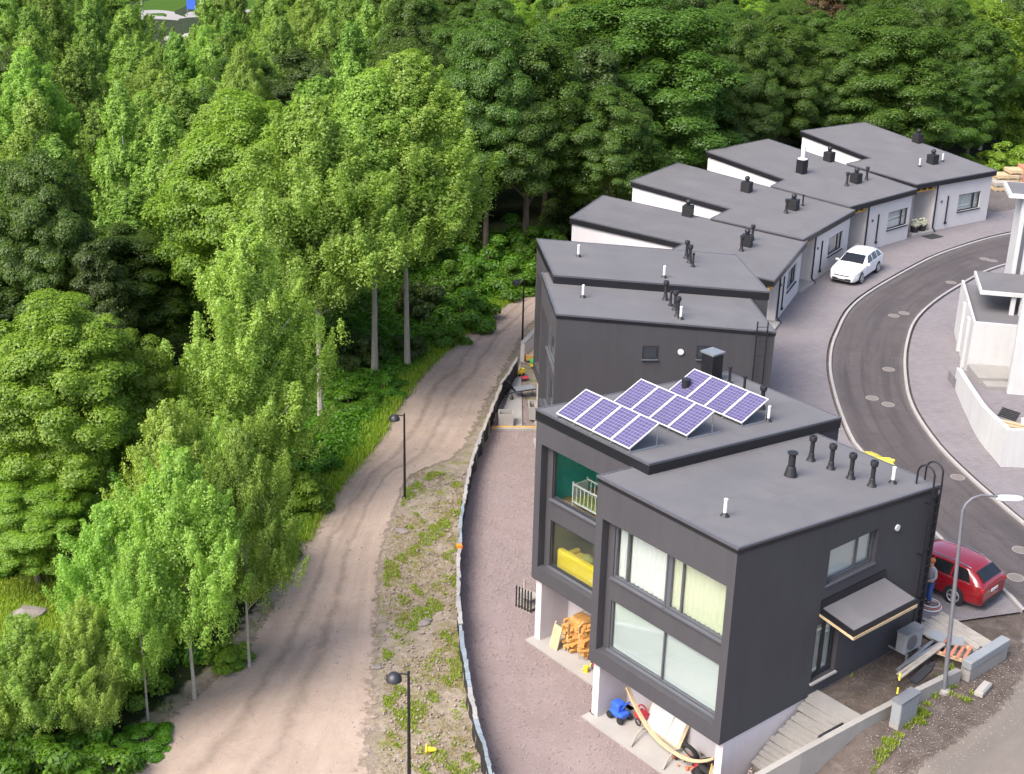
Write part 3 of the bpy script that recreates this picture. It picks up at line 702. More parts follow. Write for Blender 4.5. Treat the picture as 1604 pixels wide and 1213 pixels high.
h3o = atz((872, 493), 6.1)
H3, h3, rf3 = dark_house("dark_house", "dark house behind the solar panels, small windows and ladder on its plain side", h3o, 5.6, 9.4, 5.72, 6.1, -.5, .16,
    side_holes=[])
vents(H3, rf3, [('white', (913, 467)), ('white', (1066, 501)), ('pipe', (1042, 471)), ('thin', (1050, 480)), ('pipe', (1057, 487)), ('pipe', (1061, 497))])
for p in ((1018, 552), (1103, 552)):
    l = H3.side(p, 0); wo_ = MB().b2(l[0] - .33, l[0] + .33, -.03, -.002, l[2] - .3, l[2] + .3).build("window", "frame_dark", h3)
    MB().b2(l[0] - .26, l[0] + .26, -.036, -.03, l[2] - .23, l[2] + .23).build("pane", "window_dark", wo_); MB().b2(l[0] - .36, l[0] + .36, -.09, -.003, l[2] - .36, l[2] - .30).build("sill", "frame_grey", wo_)
l = H3.side((1066, 551), 0); MB().lathe([(.13, 0), (.13, .05), (.1, .07)], n=16, axis='Y').build("wall_vent", "white_plastic", h3, (l[0], -.07, l[2]), smooth=True)
ladder(h3, 8.55, 9.0, -.18, -.2, H3.zr(8.8) + .5, False)
h4o = atz((868, 432), 6.46)
H4, h4, rf4 = dark_house("dark_house", "farthest of the dark houses, its roof beside the first pale house", h4o, 7.2, 9.9, 5.72, 6.46, -.3, .36)
vents(H4, rf4, [('white', (906, 403)), ('white', (1040, 436)), ('pipe', (1075, 406)), ('pipe', (1080, 413)), ('thin', (1085, 419))])

# ------------------------------------------------------------------ the four pale houses further up the street
def pale_house(label, P, ze, v_items, chimney=None, blind="blind_mint", win_dark=False):
    """P: pixels of the roof outline: far garden, near garden, jog in, jog out, near eave, far eave"""
    Lw = atz(P[4], ze); Rw = atz(P[5], ze); e = Rw - Lw; ang = math.degrees(math.atan2(e[1], e[0])) - 90
    fr = Frame(Lw, ang, ze, .0915); root = thing("pale_house", label, "house", (Lw[0], Lw[1], 0), fr.a)
    W = math.hypot(e[0], e[1]); pts = [fr.roofpt(q) for q in P]
    g = -(abs(pts[0][0]) + abs(pts[1][0])) / 2
    pg_far = (g, W); pg_near = (g, pts[1][1]); j1 = (pts[2][0], pg_near[1]); j2 = (pts[3][0], pts[3][1])
    poly = [(0, 0), (0, W), pg_far, pg_near, j1, j2]
    rf = make_roof(fr, root, poly, .32)
    fy = 2.25; body = [(-.6, fy), (-.6, W - .12), (g + .12, W - .12), (g + .12, pg_near[1] + .1), (j1[0] + .1, j1[1] + .1), (j2[0] + .1, j2[1] + .35), (-1.9, .25), (-1.9, fy)]
    body = ccw(body)
    MB().prism([(x, y, ZG - .3) for x, y in body], [(x, y, fr.zr(x) - .15) for x, y in body]).build("wall", "white_plaster", root)
    fc = MB(); a, b_ = 4.75, 7.05
    wall(fc, 'y', fy, W - .12, -.6, -.22, -.2, lambda x, y: fr.zr(x) - .2, [(a, b_, 1.08, 2.25)]); fc.build("facade", "grey_plaster", root)
    wo = window(root, 'y', 1, -.30, a, b_, 1.08, 2.25, [b_ - .62], fr="frame_dark", fw=.07, back=["blind_dark" if win_dark else "curtain_white"] * 2, sill=(.16, "black_metal"))
    MB().b2(-.20, -.14, 3.55, 3.62, .55, 2.35).b2(-.2, -.1, 3.5, 3.68, .42, .55).build("wall_bar", "black_metal", root)
    MB().tube([(-.14, fy + .07, .35), (-.14, fy + .07, ze - .25)], .05, 8).tube([(-.14, fy + .07, .35), (.12, fy + .07, .1)], .05, 8).build("downpipe", "black_metal", root)
    tb = MB().b2(-.35, -.28, .12, fy - .02, ze - .62, ze - .55).b2(-.35, -.28, .12, fy - .02, ze - .31, ze - .25)
    tb.build("timber_beam", "raw_timber", root)
    for k in range(4):
        y = .16 + k * (fy - .3) / 3.3; MB().b2(-.36, -.27, y, y + .14, ze - .55, ze - .31).build("rafter_end", "raw_timber", root)
    MB().b2(-1.9, -.3, .12, fy - .02, ze - .64, ze - .625).build("soffit", "pale_timber", root)
    MB().b2(-1.85, .1, .15, fy - .05, -.1, .2).build("doorstep", "concrete_pale", root)
    dr = MB().b2(-1.9, -1.86, .75, 1.75, .2, 2.3).build("door", "frame_dark", root); MB().b2(-1.85, -1.82, .82, .86, 1.1, 1.3).build("handle", "chrome", dr)
    MB().b2(-.22, -.17, 2.9, 3.05, 1.95, 2.1).build("wall_lamp", "frame_grey", root)
    vents(fr, rf, v_items)
    if chimney:
        l = fr.roofpt(chimney); c = MB().b2(-.27, .27, -.27, .27, -.1, .95).build("chimney", "black_metal", rf, (l[0], l[1], fr.zr(l[0])))
        MB().lathe([(.33, .95), (.33, 1.0), (.14, 1.05), (.13, 1.75), (.17, 1.75), (.17, 1.82), (.02, 1.84)], n=14).build("flue", "white_pipe", rf, c.location, smooth=True)
    return fr, root
H5, h5 = pale_house("pale house next to the dark houses, nearest of the four pale ones", [(950, 305), (890, 341), (1070, 384), (1030, 402), (1213, 441), (1265, 378)], 3.12,
    [('boxvent', (1077, 339)), ('boxvent', (1169, 386)), ('pipe', (1161, 394)), ('pipe', (1178, 377))])
H6, h6 = pale_house("pale house behind the white car, dark blind in its window", [(1060, 255), (990, 285), (1150, 325), (1113, 343), (1259, 376), (1340, 330)], 3.27,
    [('boxvent', (1169, 301)), ('boxvent', (1242, 329)), ('pipe', (1231, 335)), ('thin', (1257, 323))], win_dark=True)
H7, h7 = pale_house("pale house with a black chimney and tall white flue", [(1190, 218), (1112, 240), (1254, 276), (1207, 292), (1332, 325), (1437, 297)], 3.42,
    [('boxvent', (1298, 253)), ('boxvent', (1340, 287)), ('pipe', (1326, 292)), ('pipe', (1357, 283))], chimney=(1255, 272))
H8, h8 = pale_house("farthest pale house at the end of the row by the asphalt yard", [(1345, 193), (1255, 206), (1373, 247), (1326, 257), (1437, 290), (1562, 268)], 3.57,
    [('boxvent', (1437, 224)), ('boxvent', (1460, 257)), ('white', (1440, 262)), ('white', (1476, 254))])
# ------------------------------------------------------------------ trees
def unit(a): return a / np.maximum(np.linalg.norm(a, axis=-1, keepdims=True), 1e-9)
def leaf_mesh(name, C, N, S, mat, aspect=.62, rng=RNG, tri=False):
    n = len(C); N = unit(N); a = unit(np.cross(N, rng.normal(size=(n, 3)))); b = np.cross(N, a)
    S = np.asarray(S).reshape(-1, 1) * np.ones((n, 1))
    if tri:
        V = np.stack([C + a * S, C - a * S * .6 + b * S * aspect * .95, C - a * S * .6 - b * S * aspect * .95], 1).reshape(-1, 3)
        return fastmesh(name, V, np.arange(3 * n).reshape(n, 3), mat)
    fold = N * S * rng.uniform(-.25, .35, (n, 1))
    V = np.stack([C + a * S, C + b * S * aspect + fold, C - a * S, C - b * S * aspect + fold], 1).reshape(-1, 3)
    return fastmesh(name, V, np.arange(4 * n).reshape(n, 4), mat)
def trunk_mesh(name, H, r, mat, limbs, lean=0.0, rng=RNG):
    t = MB(); k = 9; pts = []; rr = []
    ph = rng.uniform(0, 6)
    for i in range(k):
        f = i / (k - 1); pts.append((lean * f * f + .10 * math.sin(ph + f * 5) * f, .10 * math.cos(ph + f * 4) * f, f * H)); rr.append(r * (1.25 if i == 0 else 1.0) * (1 - f) ** .8 + .012)
    t.tube(pts, rr, 8)
    for (z0, tip) in limbs:
        f = z0 / H; b = np.array([lean * f * f, 0, z0]); tip = np.array(tip); mid = b * .5 + tip * .5 + np.array([0, 0, -.12 * np.linalg.norm(tip - b)]) * .6
        r0 = max(.02, r * (1 - f) * .55); t.tube([b, mid, tip], [r0, r0 * .6, .012], 5, False)
    return t.mesh(name, mat, True)
def aspen(name, H=15, base=.30, R=2.7, nb=85, nl=60000, ls=.085, mat="leaf_aspen", bark="bark_pale", seed=1, spread=.42, rise=.95, topw=.5, plumes=3.6, pw=.20):
    nl = int(nl * 1.65); ls *= .84; rng = np.random.default_rng(seed); z0 = H * base; Cs = []; Ns = []; limbs = []
    hb = np.sort(rng.uniform(0, 1, nb) ** .95); az = np.arange(nb) * 2.39996 + rng.normal(0, .3, nb)
    env = lambda t: np.clip(R * (np.sin(np.pi * np.clip(t, .02, 1) ** .60) ** .72 * (1 - topw * .45 * t) * (1 - .30 * t * t) + .09), .20, None)
    lob = 1 + .20 * np.sin(az * 2 + seed) + .15 * np.sin(az * 5 + hb * 9)
    lens = env(hb) * lob * rng.uniform(.75, 1.12, nb)
    npl = np.maximum(2, (lens * plumes).astype(int)); per = nl / npl.sum()
    for i in range(nb):
        zb = z0 + (H * .95 - z0) * hb[i] - lens[i] * rise * .6
        d = np.array([math.cos(az[i]), math.sin(az[i]), 0]); tip = d * lens[i] + np.array([0, 0, zb + lens[i] * rise * rng.uniform(.8, 1.2)])
        b = np.array([0, 0, zb]); limbs.append((max(zb, z0 * .8), tuple(tip * .92 + b * .08)))
        bd = unit(tip - b); P_ = npl[i]
        st = rng.uniform(.22, .95, P_) ** .75; po = b + (tip - b) * st[:, None] + rng.normal(0, .30, (P_, 3)) * lens[i] * spread
        pdv = unit(bd * .45 + np.array([0, 0, .95 if rise > 0 else -.9]) + rng.normal(0, .24, (P_, 3))); pl = rng.uniform(.7, 1.35, P_) * (.55 + .16 * lens[i])
        n = max(8, int(per)); sI = rng.uniform(0, 1, (P_, n)) ** .9; q = rng.normal(0, 1, (P_, n, 3)) * (pw * .88 * (1.2 - .95 * sI))[..., None]
        C_ = po[:, None] + pdv[:, None] * (sI * pl[:, None])[..., None] + q
        Cs.append(C_.reshape(-1, 3)); Ns.append((unit(q) * .8 + d * .3 + np.array([0, 0, .45]) + rng.normal(0, .30, q.shape)).reshape(-1, 3))
    C = np.concatenate(Cs); N = np.concatenate(Ns); k_ = C[:, 2] > z0 * .72; C, N = C[k_], N[k_]
    S = ls * rng.uniform(.7, 1.25, len(C))
    sel = rng.permutation(len(limbs))[:26]
    return trunk_mesh(name + "_trunk", H * .97, H * .0066, bark, [limbs[i] for i in sel], 0, rng), leaf_mesh(name + "_crown", C, N, S, mat, .68, rng, True), H, R
def maple(name, H=13, base=.22, R=3.7, nc=150, nl=52000, ls=.11, mat="leaf_maple", bark="bark_dark", seed=1, flat=.78, shape=1.0):
    nl = int(nl * 1.65); ls *= .84; rng = np.random.default_rng(seed); z0 = H * base; zc = (H + z0) / 2 + .3; rz = (H - z0) / 2
    # the crown is a handful of big lobes, each carrying leaf clumps
    nl_ = 9; lob = unit(rng.normal(size=(nl_, 3)) + np.array([0, 0, .35])); lr = rng.uniform(.45, .62, nl_)
    cl = []
    while len(cl) < nc:
        k = rng.integers(0, nl_ + 2)
        d = unit(rng.normal(size=3) + np.array([0, 0, .25]))
        if k < nl_: p = lob[k] * (.92 - lr[k] * .55) + d * lr[k]
        else: p = d * rng.uniform(.6, .95)
        if np.linalg.norm(p) > 1.08 or p[2] < -.95: continue
        cl.append(p)
    cl = np.array(cl); tz = (cl[:, 2] + 1) / 2
    cc = cl * np.array([R, R, rz]) * np.stack([1.06 - .30 * tz * shape] * 2 + [np.ones(nc)], 1); cc[:, 2] += zc
    cr = rng.uniform(.32, .66, nc) * (R / 3.7); per = (cr ** 2 / (cr ** 2).sum() * nl * .9).astype(int); Cs = []; Ns = []
    out = unit(cl * np.array([1, 1, .8]))
    for i in range(nc):
        n = per[i]; q = unit(rng.normal(size=(n, 3)) + out[i] * .75 + np.array([0, 0, .65])); r = cr[i] * rng.uniform(.68, 1.12, (n, 1))
        Cs.append(cc[i] + q * r * np.array([1.25, 1.25, flat * 1.15])); Ns.append(q * .8 + out[i] * .25 + np.array([0, 0, .35]) + rng.normal(0, .27, (n, 3)))
    n = int(nl * .1); q = unit(rng.normal(size=(n, 3))) * rng.uniform(.3, .8, (n, 1)); Cs.append(q * np.array([R, R, rz]) + [0, 0, zc]); Ns.append(rng.normal(size=(n, 3)))
    C = np.concatenate(Cs); N = np.concatenate(Ns)
    sel = rng.permutation(nc)[:22]; limbs = [(z0 * .9 + (zc - z0) * rng.uniform(0, .9), tuple(cc[i] * np.array([.9, .9, .97]))) for i in sel]
    return trunk_mesh(name + "_trunk", H * .8, H * .016, bark, limbs, 0, rng), leaf_mesh(name + "_crown", C, N, ls * rng.uniform(.7, 1.3, len(C)), mat, .75, rng, True), H, R
def bush(name, H=2.2, R=1.6, nl=9000, ls=.10, mat="leaf_herb", seed=3):
    rng = np.random.default_rng(seed); nc = 34; d = unit(rng.normal(size=(nc, 3)) + [0, 0, .5]); d[:, 2] = np.abs(d[:, 2])
    cc = d * np.array([R, R, H * .8]) * rng.uniform(.5, 1.0, (nc, 1)); Cs = []; Ns = []
    for i in range(nc):
        n = nl // nc; q = unit(rng.normal(size=(n, 3)) + d[i] * .6 + [0, 0, .6]); Cs.append(cc[i] + q * rng.uniform(.25, .5) * rng.uniform(.7, 1.1, (n, 1)) * [1.2, 1.2, .8]); Ns.append(q + rng.normal(0, .4, (n, 3)) + [0, 0, .3])
    C = np.concatenate(Cs); C[:, 2] = np.abs(C[:, 2])
    limbs = [(.15, tuple(cc[i] * .9)) for i in range(12)]
    return trunk_mesh(name + "_stem", H * .6, .05, "bark_dark", limbs, 0, rng), leaf_mesh(name + "_leaves", C, np.concatenate(Ns), ls * rng.uniform(.7, 1.3, len(C)), mat, .6, rng), H, R
K = {}
K['aspA'] = aspen("aspen_a", 15, .40, 2.75, 125, 130000, .072, "leaf_aspen_pale", "bark_pale", 5, topw=.7)
K['aspB'] = aspen("aspen_b", 15, .38, 2.5, 115, 110000, .072, "leaf_aspen_pale", "bark_pale", 9, topw=1.0)
K['yng'] = aspen("young_aspen", 9, .32, 2.2, 75, 55000, .060, "leaf_aspen_pale", "bark_pale", 13, topw=.9, plumes=3.8, pw=.18, rise=.8)
K['bir'] = aspen("birch_a", 13, .18, 2.5, 140, 120000, .062, "leaf_birch_pale", "bark_birch", 21, spread=.5, rise=1.25, topw=.7, pw=.18)
K['bir2'] = aspen("birch_b", 9, .14, 2.4, 95, 75000, .060, "leaf_birch_pale", "bark_birch", 33, spread=.5, rise=1.0, topw=.4, pw=.18)
K['mapA'] = maple("maple_a", 13, .18, 3.8, 330, 105000, .078, "leaf_lime", "bark_dark", 4)
K['mapB'] = maple("maple_b", 13, .24, 3.6, 290, 90000, .080, "leaf_maple", "bark_dark", 8)
K['mapC'] = maple("maple_c", 13, .10, 3.9, 330, 95000, .080, "leaf_maple", "bark_dark", 15, shape=.5)
K['dkA'] = maple("dark_a", 13, .15, 3.5, 240, 52000, .105, "leaf_dark", "bark_dark", 27, shape=1.3)
K['dkB'] = maple("dark_b", 12, .12, 3.2, 220, 46000, .105, "leaf_dark", "bark_dark", 31, shape=1.6)
K['brz'] = maple("bronze", 12, .15, 3.2, 120, 18000, .15, "leaf_bronze", "bark_dark", 37)
K['faA'] = aspen("far_aspen_a", 13, .14, 2.6, 80, 46000, .095, "leaf_aspen", "bark_pale", 41, rise=1.2, topw=.9, pw=.19)
K['faB'] = aspen("far_birch_b", 13, .12, 2.5, 85, 46000, .095, "leaf_birch", "bark_birch", 43, rise=1.4, topw=1.0, pw=.18)
K['wil'] = aspen("weeping_birch", 14, .10, 3.0, 90, 45000, .085, "leaf_lime", "bark_birch", 49, rise=-.25, topw=.4, spread=.35)
K['buA'] = bush("bush_a", 2.4, 1.7, 14000, .085, "leaf_herb", 51)
K['buB'] = bush("bush_b", 2.2, 1.6, 13000, .075, "leaf_dark", 53)
K['buC'] = bush("bush_c", 2.6, 1.5, 14000, .070, "leaf_lime", 55)
TREES = []
def tree(kind, xy, H, R, label, name="tree", cat="tree", group=None, rz=None, zoff=-.08):
    tm, cm, H0, R0 = K[kind]; z = gx(*xy)
    o = thing(name, label, cat, (xy[0], xy[1], z + zoff), random.uniform(0, 6.28) if rz is None else rz, group)
    s = R / R0; o.scale = (s, s, H / H0)
    parts = ("trunk", "crown") if cat == "tree" else ("stem", "foliage")
    inst(parts[0], tm, o); inst(parts[1], cm, o); TREES.append((xy[0], xy[1], R)); return o
def by_base(kind, pb, pt, wpx, label, name, **k):
    P = atz(pb, ZG); Hh = top_of(pb, pt, ZG) - ZG; dist = np.linalg.norm(P - CAM)
    return tree(kind, (P[0], P[1]), Hh, wpx / 2 * dist / FPX, label, name, **k)
def by_top(kind, pt, Hh, wpx, label, name, **k):
    P = atz(pt, ZG + Hh); dist = np.linalg.norm(P - CAM); return tree(kind, (P[0], P[1]), Hh, wpx / 2 * dist / FPX, label, name, **k)
# trees one can pick out along the path and round the houses
by_base('yng', (305, 1095), (280, 705), 175, "slim pale-trunked aspen nearest the bottom edge beside the dirt path", "aspen_tree")
by_base('yng', (391, 1045), (368, 668), 140, "young aspen with bare lower trunk standing on the pinkish path edge", "aspen_tree")
by_base('bir', (404, 800), (393, 348), 205, "bright yellow-green birch standing in front of the tall aspens", "birch_tree")
by_base('aspA', (502, 660), (512, 143), 232, "left of the three tall aspens with bare pale trunks by the path", "aspen_tree")
by_base('aspB', (587, 588), (590, 105), 228, "middle of the three tall aspens with bare pale trunks by the path", "aspen_tree")
by_base('aspA', (638, 577), (655, 76), 238, "right of the three tall aspens with bare pale trunks by the path", "aspen_tree", rz=2.0)
by_base('mapB', (760, 412), (772, 48), 165, "tall maple with a long bare trunk beyond the path bend", "maple_tree")
by_top('mapA', (388, 172), 14, 285, "broad sunlit yellow-green maple left of the tall aspens", "maple_tree")
by_top('mapA', (92, 488), 10, 290, "round bright green maple at the left edge above the clearing", "maple_tree")
by_top('mapA', (215, 545), 8, 150, "smaller maple tucked behind the round bright maple at left", "maple_tree")
by_top('bir2', (262, 628), 8.5, 190, "low bushy birch left of the bright yellow-green birch", "birch_tree")
by_top('bir2', (340, 655), 7.5, 130, "slight birch between the bushy birch and the path", "birch_tree")
by_top('mapA', (40, 735), 4.8, 190, "low spreading maple over the yellow grass clearing", "maple_tree")
by_top('yng', (165, 790), 6.5, 150, "young aspen at the upper edge of the grass clearing", "aspen_tree")
by_top('mapB', (832, 72), 14, 210, "maple with forked branches showing, behind the long-trunked maple", "maple_tree")
by_top('mapC', (1005, 2), 15.5, 320, "huge dome-shaped maple behind the first pale house", "maple_tree")
by_top('mapB', (960, 150), 11, 170, "maple low in front of the dome-shaped maple", "maple_tree")
by_top('mapC', (1392, 34), 13, 225, "full round maple right behind the farthest pale house", "maple_tree")
by_top('mapB', (1232, 48), 12.5, 150, "upright maple left of the full round maple", "maple_tree")
by_top('dkA', (1180, 165), 8, 110, "dark low tree behind the pale house with the flue", "tree")
by_top('dkA', (1280, 120), 8, 130, "dark leafy tree between the upright and the round maple", "tree")
by_top('mapB', (1490, 110), 9.5, 130, "slender-stemmed maple right of the full round maple", "maple_tree")
by_top('wil', (1572, -10), 14, 150, "weeping birch with hanging twigs at the right edge", "birch_tree")
by_top('mapB', (62, 258), 12.5, 190, "dull green tree at the left edge, broadest of the left wood", "tree")
by_top('dkB', (150, 400), 9, 130, "dark shaded tree behind the round bright maple", "tree")
by_top('dkA', (480, 85), 11.5, 170, "dark broad tree with reddish tips among the far aspens", "tree")
by_top('brz', (1290, 2), 12, 90, "bronze-leaved tree peeping over the wood at the top right", "tree")
for p_, lab in [((212, 62), "small birch at the left of the far gap"), ((252, 74), "small birch below the far gap"), ((292, 66), "small birch right of the far gap"), ((330, 48), "small birch under the far blue sign")]: by_top('faB', p_, 8.5, 62, lab, "birch_tree")
HERO = len(TREES)
# the wood behind: filled at random, kept off the path, the clearing and the houses
rngf = np.random.default_rng(77); placed = [(t[0], t[1], t[2]) for t in TREES]; cnt = 0
PLx = PATH_L
def okxy(x, y, sp):
    for (a, b, r) in placed:
        if (a - x) ** 2 + (b - y) ** 2 < sp * sp: return False
    return True
tries = 0; FILL = []
while cnt < 185 and tries < 9000:
    tries += 1
    y = rngf.uniform(56, 150); x = rngf.uniform(-58, 62)
    d = float(seg_dist(np.array([x]), np.array([y]), PATH_L)[0]); g = float(seg_dist(np.array([x]), np.array([y]), GL)[0])
    px, py, dz = proj((x, y, 8.0))
    if px < -90 or px > 1700 or py < -190: continue
    if x < 6 and d > -7.0 and y < 86: continue
    if g > -5.5 and not (x > 38 and y > 128): continue
    if x > 24 and y < 112: continue
    if d > -9.5 and y < 64: continue
    sp = rngf.uniform(3.6, 5.4)
    if not okxy(x, y, sp): continue
    # keep the gap of open ground at the upper left
    if 205 < px < 318 and y > 118: continue
    right = px > 690 + rngf.normal(0, 90)
    r_ = rngf.uniform()
    if right: kind = 'mapB' if r_ < .34 else 'mapC' if r_ < .62 else 'dkA' if r_ < .78 else 'dkB' if r_ < .88 else 'mapA'
    else: kind = 'faA' if r_ < .46 else 'faB' if r_ < .80 else 'aspB' if r_ < .90 else 'mapB'
    if y < 66 and not right: kind = 'dkA' if r_ < .4 else 'mapB' if r_ < .7 else 'aspB'
    Hh = rngf.uniform(10.5, 13.6)
    if y < 75: Hh = rngf.uniform(8, 11)
    if 150 < px < 380 and y > 85: Hh = min(Hh, 10.5)
    R = rngf.uniform(2.3, 3.2) if kind[:2] in ('fa', 'as') else rngf.uniform(2.9, 4.0)
    look = {'mapA': "sunlit lime-green maple", 'mapB': "green maple", 'mapC': "spreading green maple", 'dkA': "dark broad tree", 'dkB': "dark narrow tree", 'faA': "green aspen", 'faB': "yellow-green birch", 'aspB': "pale-stemmed aspen"}[kind]
    nm = {'m': "maple_tree", 'd': "tree", 'f': "birch_tree" if kind == 'faB' else "aspen_tree", 'a': "aspen_tree"}[kind[0]]
    FILL.append((tree(kind, (x, y), Hh, R, "tree", nm), look, *proj((x, y, gx(x, y) + Hh))[:2]))
    placed.append((x, y, R)); cnt += 1
# every tree of the wood is told apart by its look, the part of the wood it stands in and its rank there
def region(px, py):
    row = "at the top edge" if py < 25 else "high up" if py < 120 else "in mid wood" if py < 280 else "low down"
    col = "at far left" if px < 210 else "beside the bright maple" if px < 420 else "above the tall aspens" if px < 570 else "behind the tall aspens" if px < 720 else "behind the dark houses" if px < 1000 else "behind the pale houses" if px < 1330 else "at far right"
    return row + " " + col
ORD = ["first", "second", "third", "fourth", "fifth", "sixth", "seventh", "eighth", "ninth", "tenth", "eleventh", "twelfth", "thirteenth", "fourteenth", "fifteenth", "sixteenth", "seventeenth", "eighteenth", "nineteenth", "twentieth", "twenty-first", "twenty-second", "twenty-third", "twenty-fourth", "twenty-fifth", "twenty-sixth"]
by = {}
for f_ in FILL: by.setdefault((f_[1], region(f_[2], f_[3])), []).append(f_)
for (look, reg), fs in by.items():
    fs.sort(key=lambda q: q[2])
    for i, f_ in enumerate(fs):
        f_[0]["label"] = f"{look} {reg}" + (f", {ORD[min(i, 25)]} from left" if len(fs) > 1 else "")
        f_[0]["group"] = f"{look}s of the wood"
# ------------------------------------------------------------------ solar arrays
PW, PD, TL = .865, 1.42, math.radians(23)
pf = MB()
for x0, x1, y0, y1 in ((0, PD, 0, .035), (0, PD, PW - .035, PW), (0, .035, .035, PW - .035), (PD - .035, PD, .035, PW - .035)): pf.b2(x0, x1, y0, y1, 0, .045)
ME['pframe'] = pf.mesh("panel_frame", "frame_white")
pc = bpy.data.meshes.new("cells"); pc.from_pydata([(.03, .03, .03), (PD - .03, .03, .03), (PD - .03, PW - .03, .03), (.03, PW - .03, .03), (.03, .03, .002), (PD - .03, .03, .002), (PD - .03, PW - .03, .002), (.03, PW - .03, .002)], [], [(0, 1, 2, 3), (7, 6, 5, 4), (0, 4, 5, 1), (2, 6, 7, 3)])
uvl = pc.uv_layers.new(name="UVMap"); UVQ = [(0, 0), (0, 1), (1, 1), (1, 0)]
for i, lo in enumerate(pc.loops):
    uvl.data[i].uv = UVQ[lo.vertex_index % 4]
pc.materials.append(M_["solar_cell"])
for k, (x0, nm) in enumerate(((.06, "row of four solar panels nearest the garden edge of the roof"), (2.66, "middle row of four solar panels on the dark roof"), (5.35, "row of four solar panels furthest back by the roof pipes"))):
    zz = H2.zr(x0) + .14; P = H2.wld((x0, .95, 0)); root = thing("solar_array", nm, "solar panels", (P[0], P[1], zz), H2.a, "solar panel rows on the dark roof")
    for i in range(4):
        o = inst("solar_panel", pc, root, (0, i * (PW + .012), .0), (0, -TL, 0)); inst("panel_frame", ME['pframe'], o)
    for i in range(5):
        y = min(i * (PW + .012), 4 * (PW + .012) - .05); s = MB(); hx, hz = PD * math.cos(TL), PD * math.sin(TL)
        s.tube([(hx - .1, y, -.05 + hz), (hx - .1, y, -.25)], .022, 6).tube([(-.05, y, -.09), (hx + .25, y, -.13 - hx * .09)], .025, 6).tube([(0.02, y, -.01), (0.02, y, -.1)], .02, 6); s.build("support", "galvanised", root)

# ------------------------------------------------------------------ furniture seen through the windows
def loc_thing(fr, name, label, cat, l, rz=0, group=None):
    P = fr.wld(l); return thing(name, label, cat, tuple(P), fr.a + rz, group)
t = loc_thing(H2, "crib", "white barred crib standing in the upper teal room", "crib", (.62, 2.35, 3.4))
for x in (0, .65):
    r = MB()
    for z in (.3, .95): r.b2(x, x + .04, 0, 1.75, z, z + .05)
    for i in range(10): r.b2(x + .008, x + .032, .02 + i * .188, .05 + i * .188, .35, .95)
    for y in (0, 1.71): r.b2(x, x + .045, y, y + .045, 0, 1.05)
    r.build("side_rail", "white_plastic", t)
MB().b2(.05, .64, .05, 1.7, .3, .42).build("mattress", "olive_fabric", t)
for y in (0, 1.71): MB().b2(.045, .65, y + .005, y + .04, .3, .95).build("end_panel", "white_plastic", t)
t = loc_thing(H2, "sofa", "bright yellow sofa filling the lower window", "sofa", (.6, 2.15, .67))
MB().b2(.05, 1.0, 0, 2.6, .1, .42).build("seat_base", "yellow_fabric", t, bevel=.05); MB().b2(0, .26, 0, 2.6, .1, .95).build("backrest", "yellow_fabric", t, bevel=.08)
for y in (.0, 1.31): MB().b2(.28, .98, y + .22, y + 1.1, .42, .58).build("seat_cushion", "yellow_fabric", t, bevel=.06)
for y in (-.02, 2.4): MB().b2(.05, 1.0, y, y + .22, .1, .68).build("armrest", "yellow_fabric", t, bevel=.06)
for y in (.5, 1.5): MB().ball((.5, y, .75), .3, 12, 8, (.7, 1.0, .9)).build("throw_cushion", "olive_fabric", t, smooth=True)

# ------------------------------------------------------------------ things stored under the overhangs
ZS = ZG + .062
def under(fr, l): return (l[0], l[1], ZS)
t = loc_thing(H2, "firewood_bundle", "big bundle of split firewood under the solar-panel house", "firewood", under(H2, (.62, 3.0)))
rw = random.Random(5)
for i in range(64):
    a = rw.uniform(.02, .78); b = rw.uniform(.03, 1.16); z = rw.uniform(.08, 1.32); 
    MB().box((0, 0, 0), (.36 + rw.uniform(-.05, .08), .10 + rw.uniform(-.03, .05), .10 + rw.uniform(-.03, .04)), rw.uniform(-.5, .5), rw.uniform(-.7, .7)).build("log", "firewood", t, (a * .55 if i % 2 else .05, b, z))
MB().b2(.1, .75, .1, 1.1, .04, 1.28).build("log_core", "firewood", t, bevel=.1)
for y in (.3, .85): MB().tube([(-.12, y, .05), (-.14, y, 1.3), (.1, y, 1.46), (.8, y, 1.44), (.95, y, 1.2), (.95, y, .05)], .018, 5).build("strap", "pale_timber", t)
t = loc_thing(H2, "board", "pale board leaning beside the firewood bundle", "board", under(H2, (.25, 4.35)))
MB().box((.12, 0, .42), (.04, .42, .9), 0, .25, 'Y').build("panel", "pale_timber", t); MB().box((.2, .24, .45), (.04, .06, .95), 0, .3, 'Y').build("batten", "weathered_timber", t)
t = loc_thing(H2, "garden_basket", "red basket with tools next to the firewood bundle", "basket", under(H2, (.55, 2.2)))
MB().lathe([(.2, 0), (.26, .3), (.28, .32), (.25, .32), (.18, .04)], n=14).build("basket", "red_plastic", t, smooth=True)
for dx, dy in ((.1, .5), (-.15, .62), (.25, .35), (.05, -.35)): MB().tube([(dx * .3, dy * .2, .1), (dx, dy * .5, .85)], .018, 6).build("tool_handle", "weathered_timber", t)
MB().b2(-.1, .35, -.75, -.35, 0, .28).build("box", "bumper_black", t)
t = loc_thing(H2, "watering_can", "small yellow watering can before the firewood", "can", under(H2, (.2, 2.55)))
MB().lathe([(.09, 0), (.1, .2), (.07, .23)], n=12).build("body", "yellow_plastic", t, smooth=True); MB().tube([(.08, 0, .06), (.25, 0, .25)], .02, 6).build("spout", "yellow_plastic", t)
MB().tube([(-.08, 0, .05), (-.18, 0, .15), (-.07, 0, .24)], .014, 6).build("handle", "yellow_plastic", t)
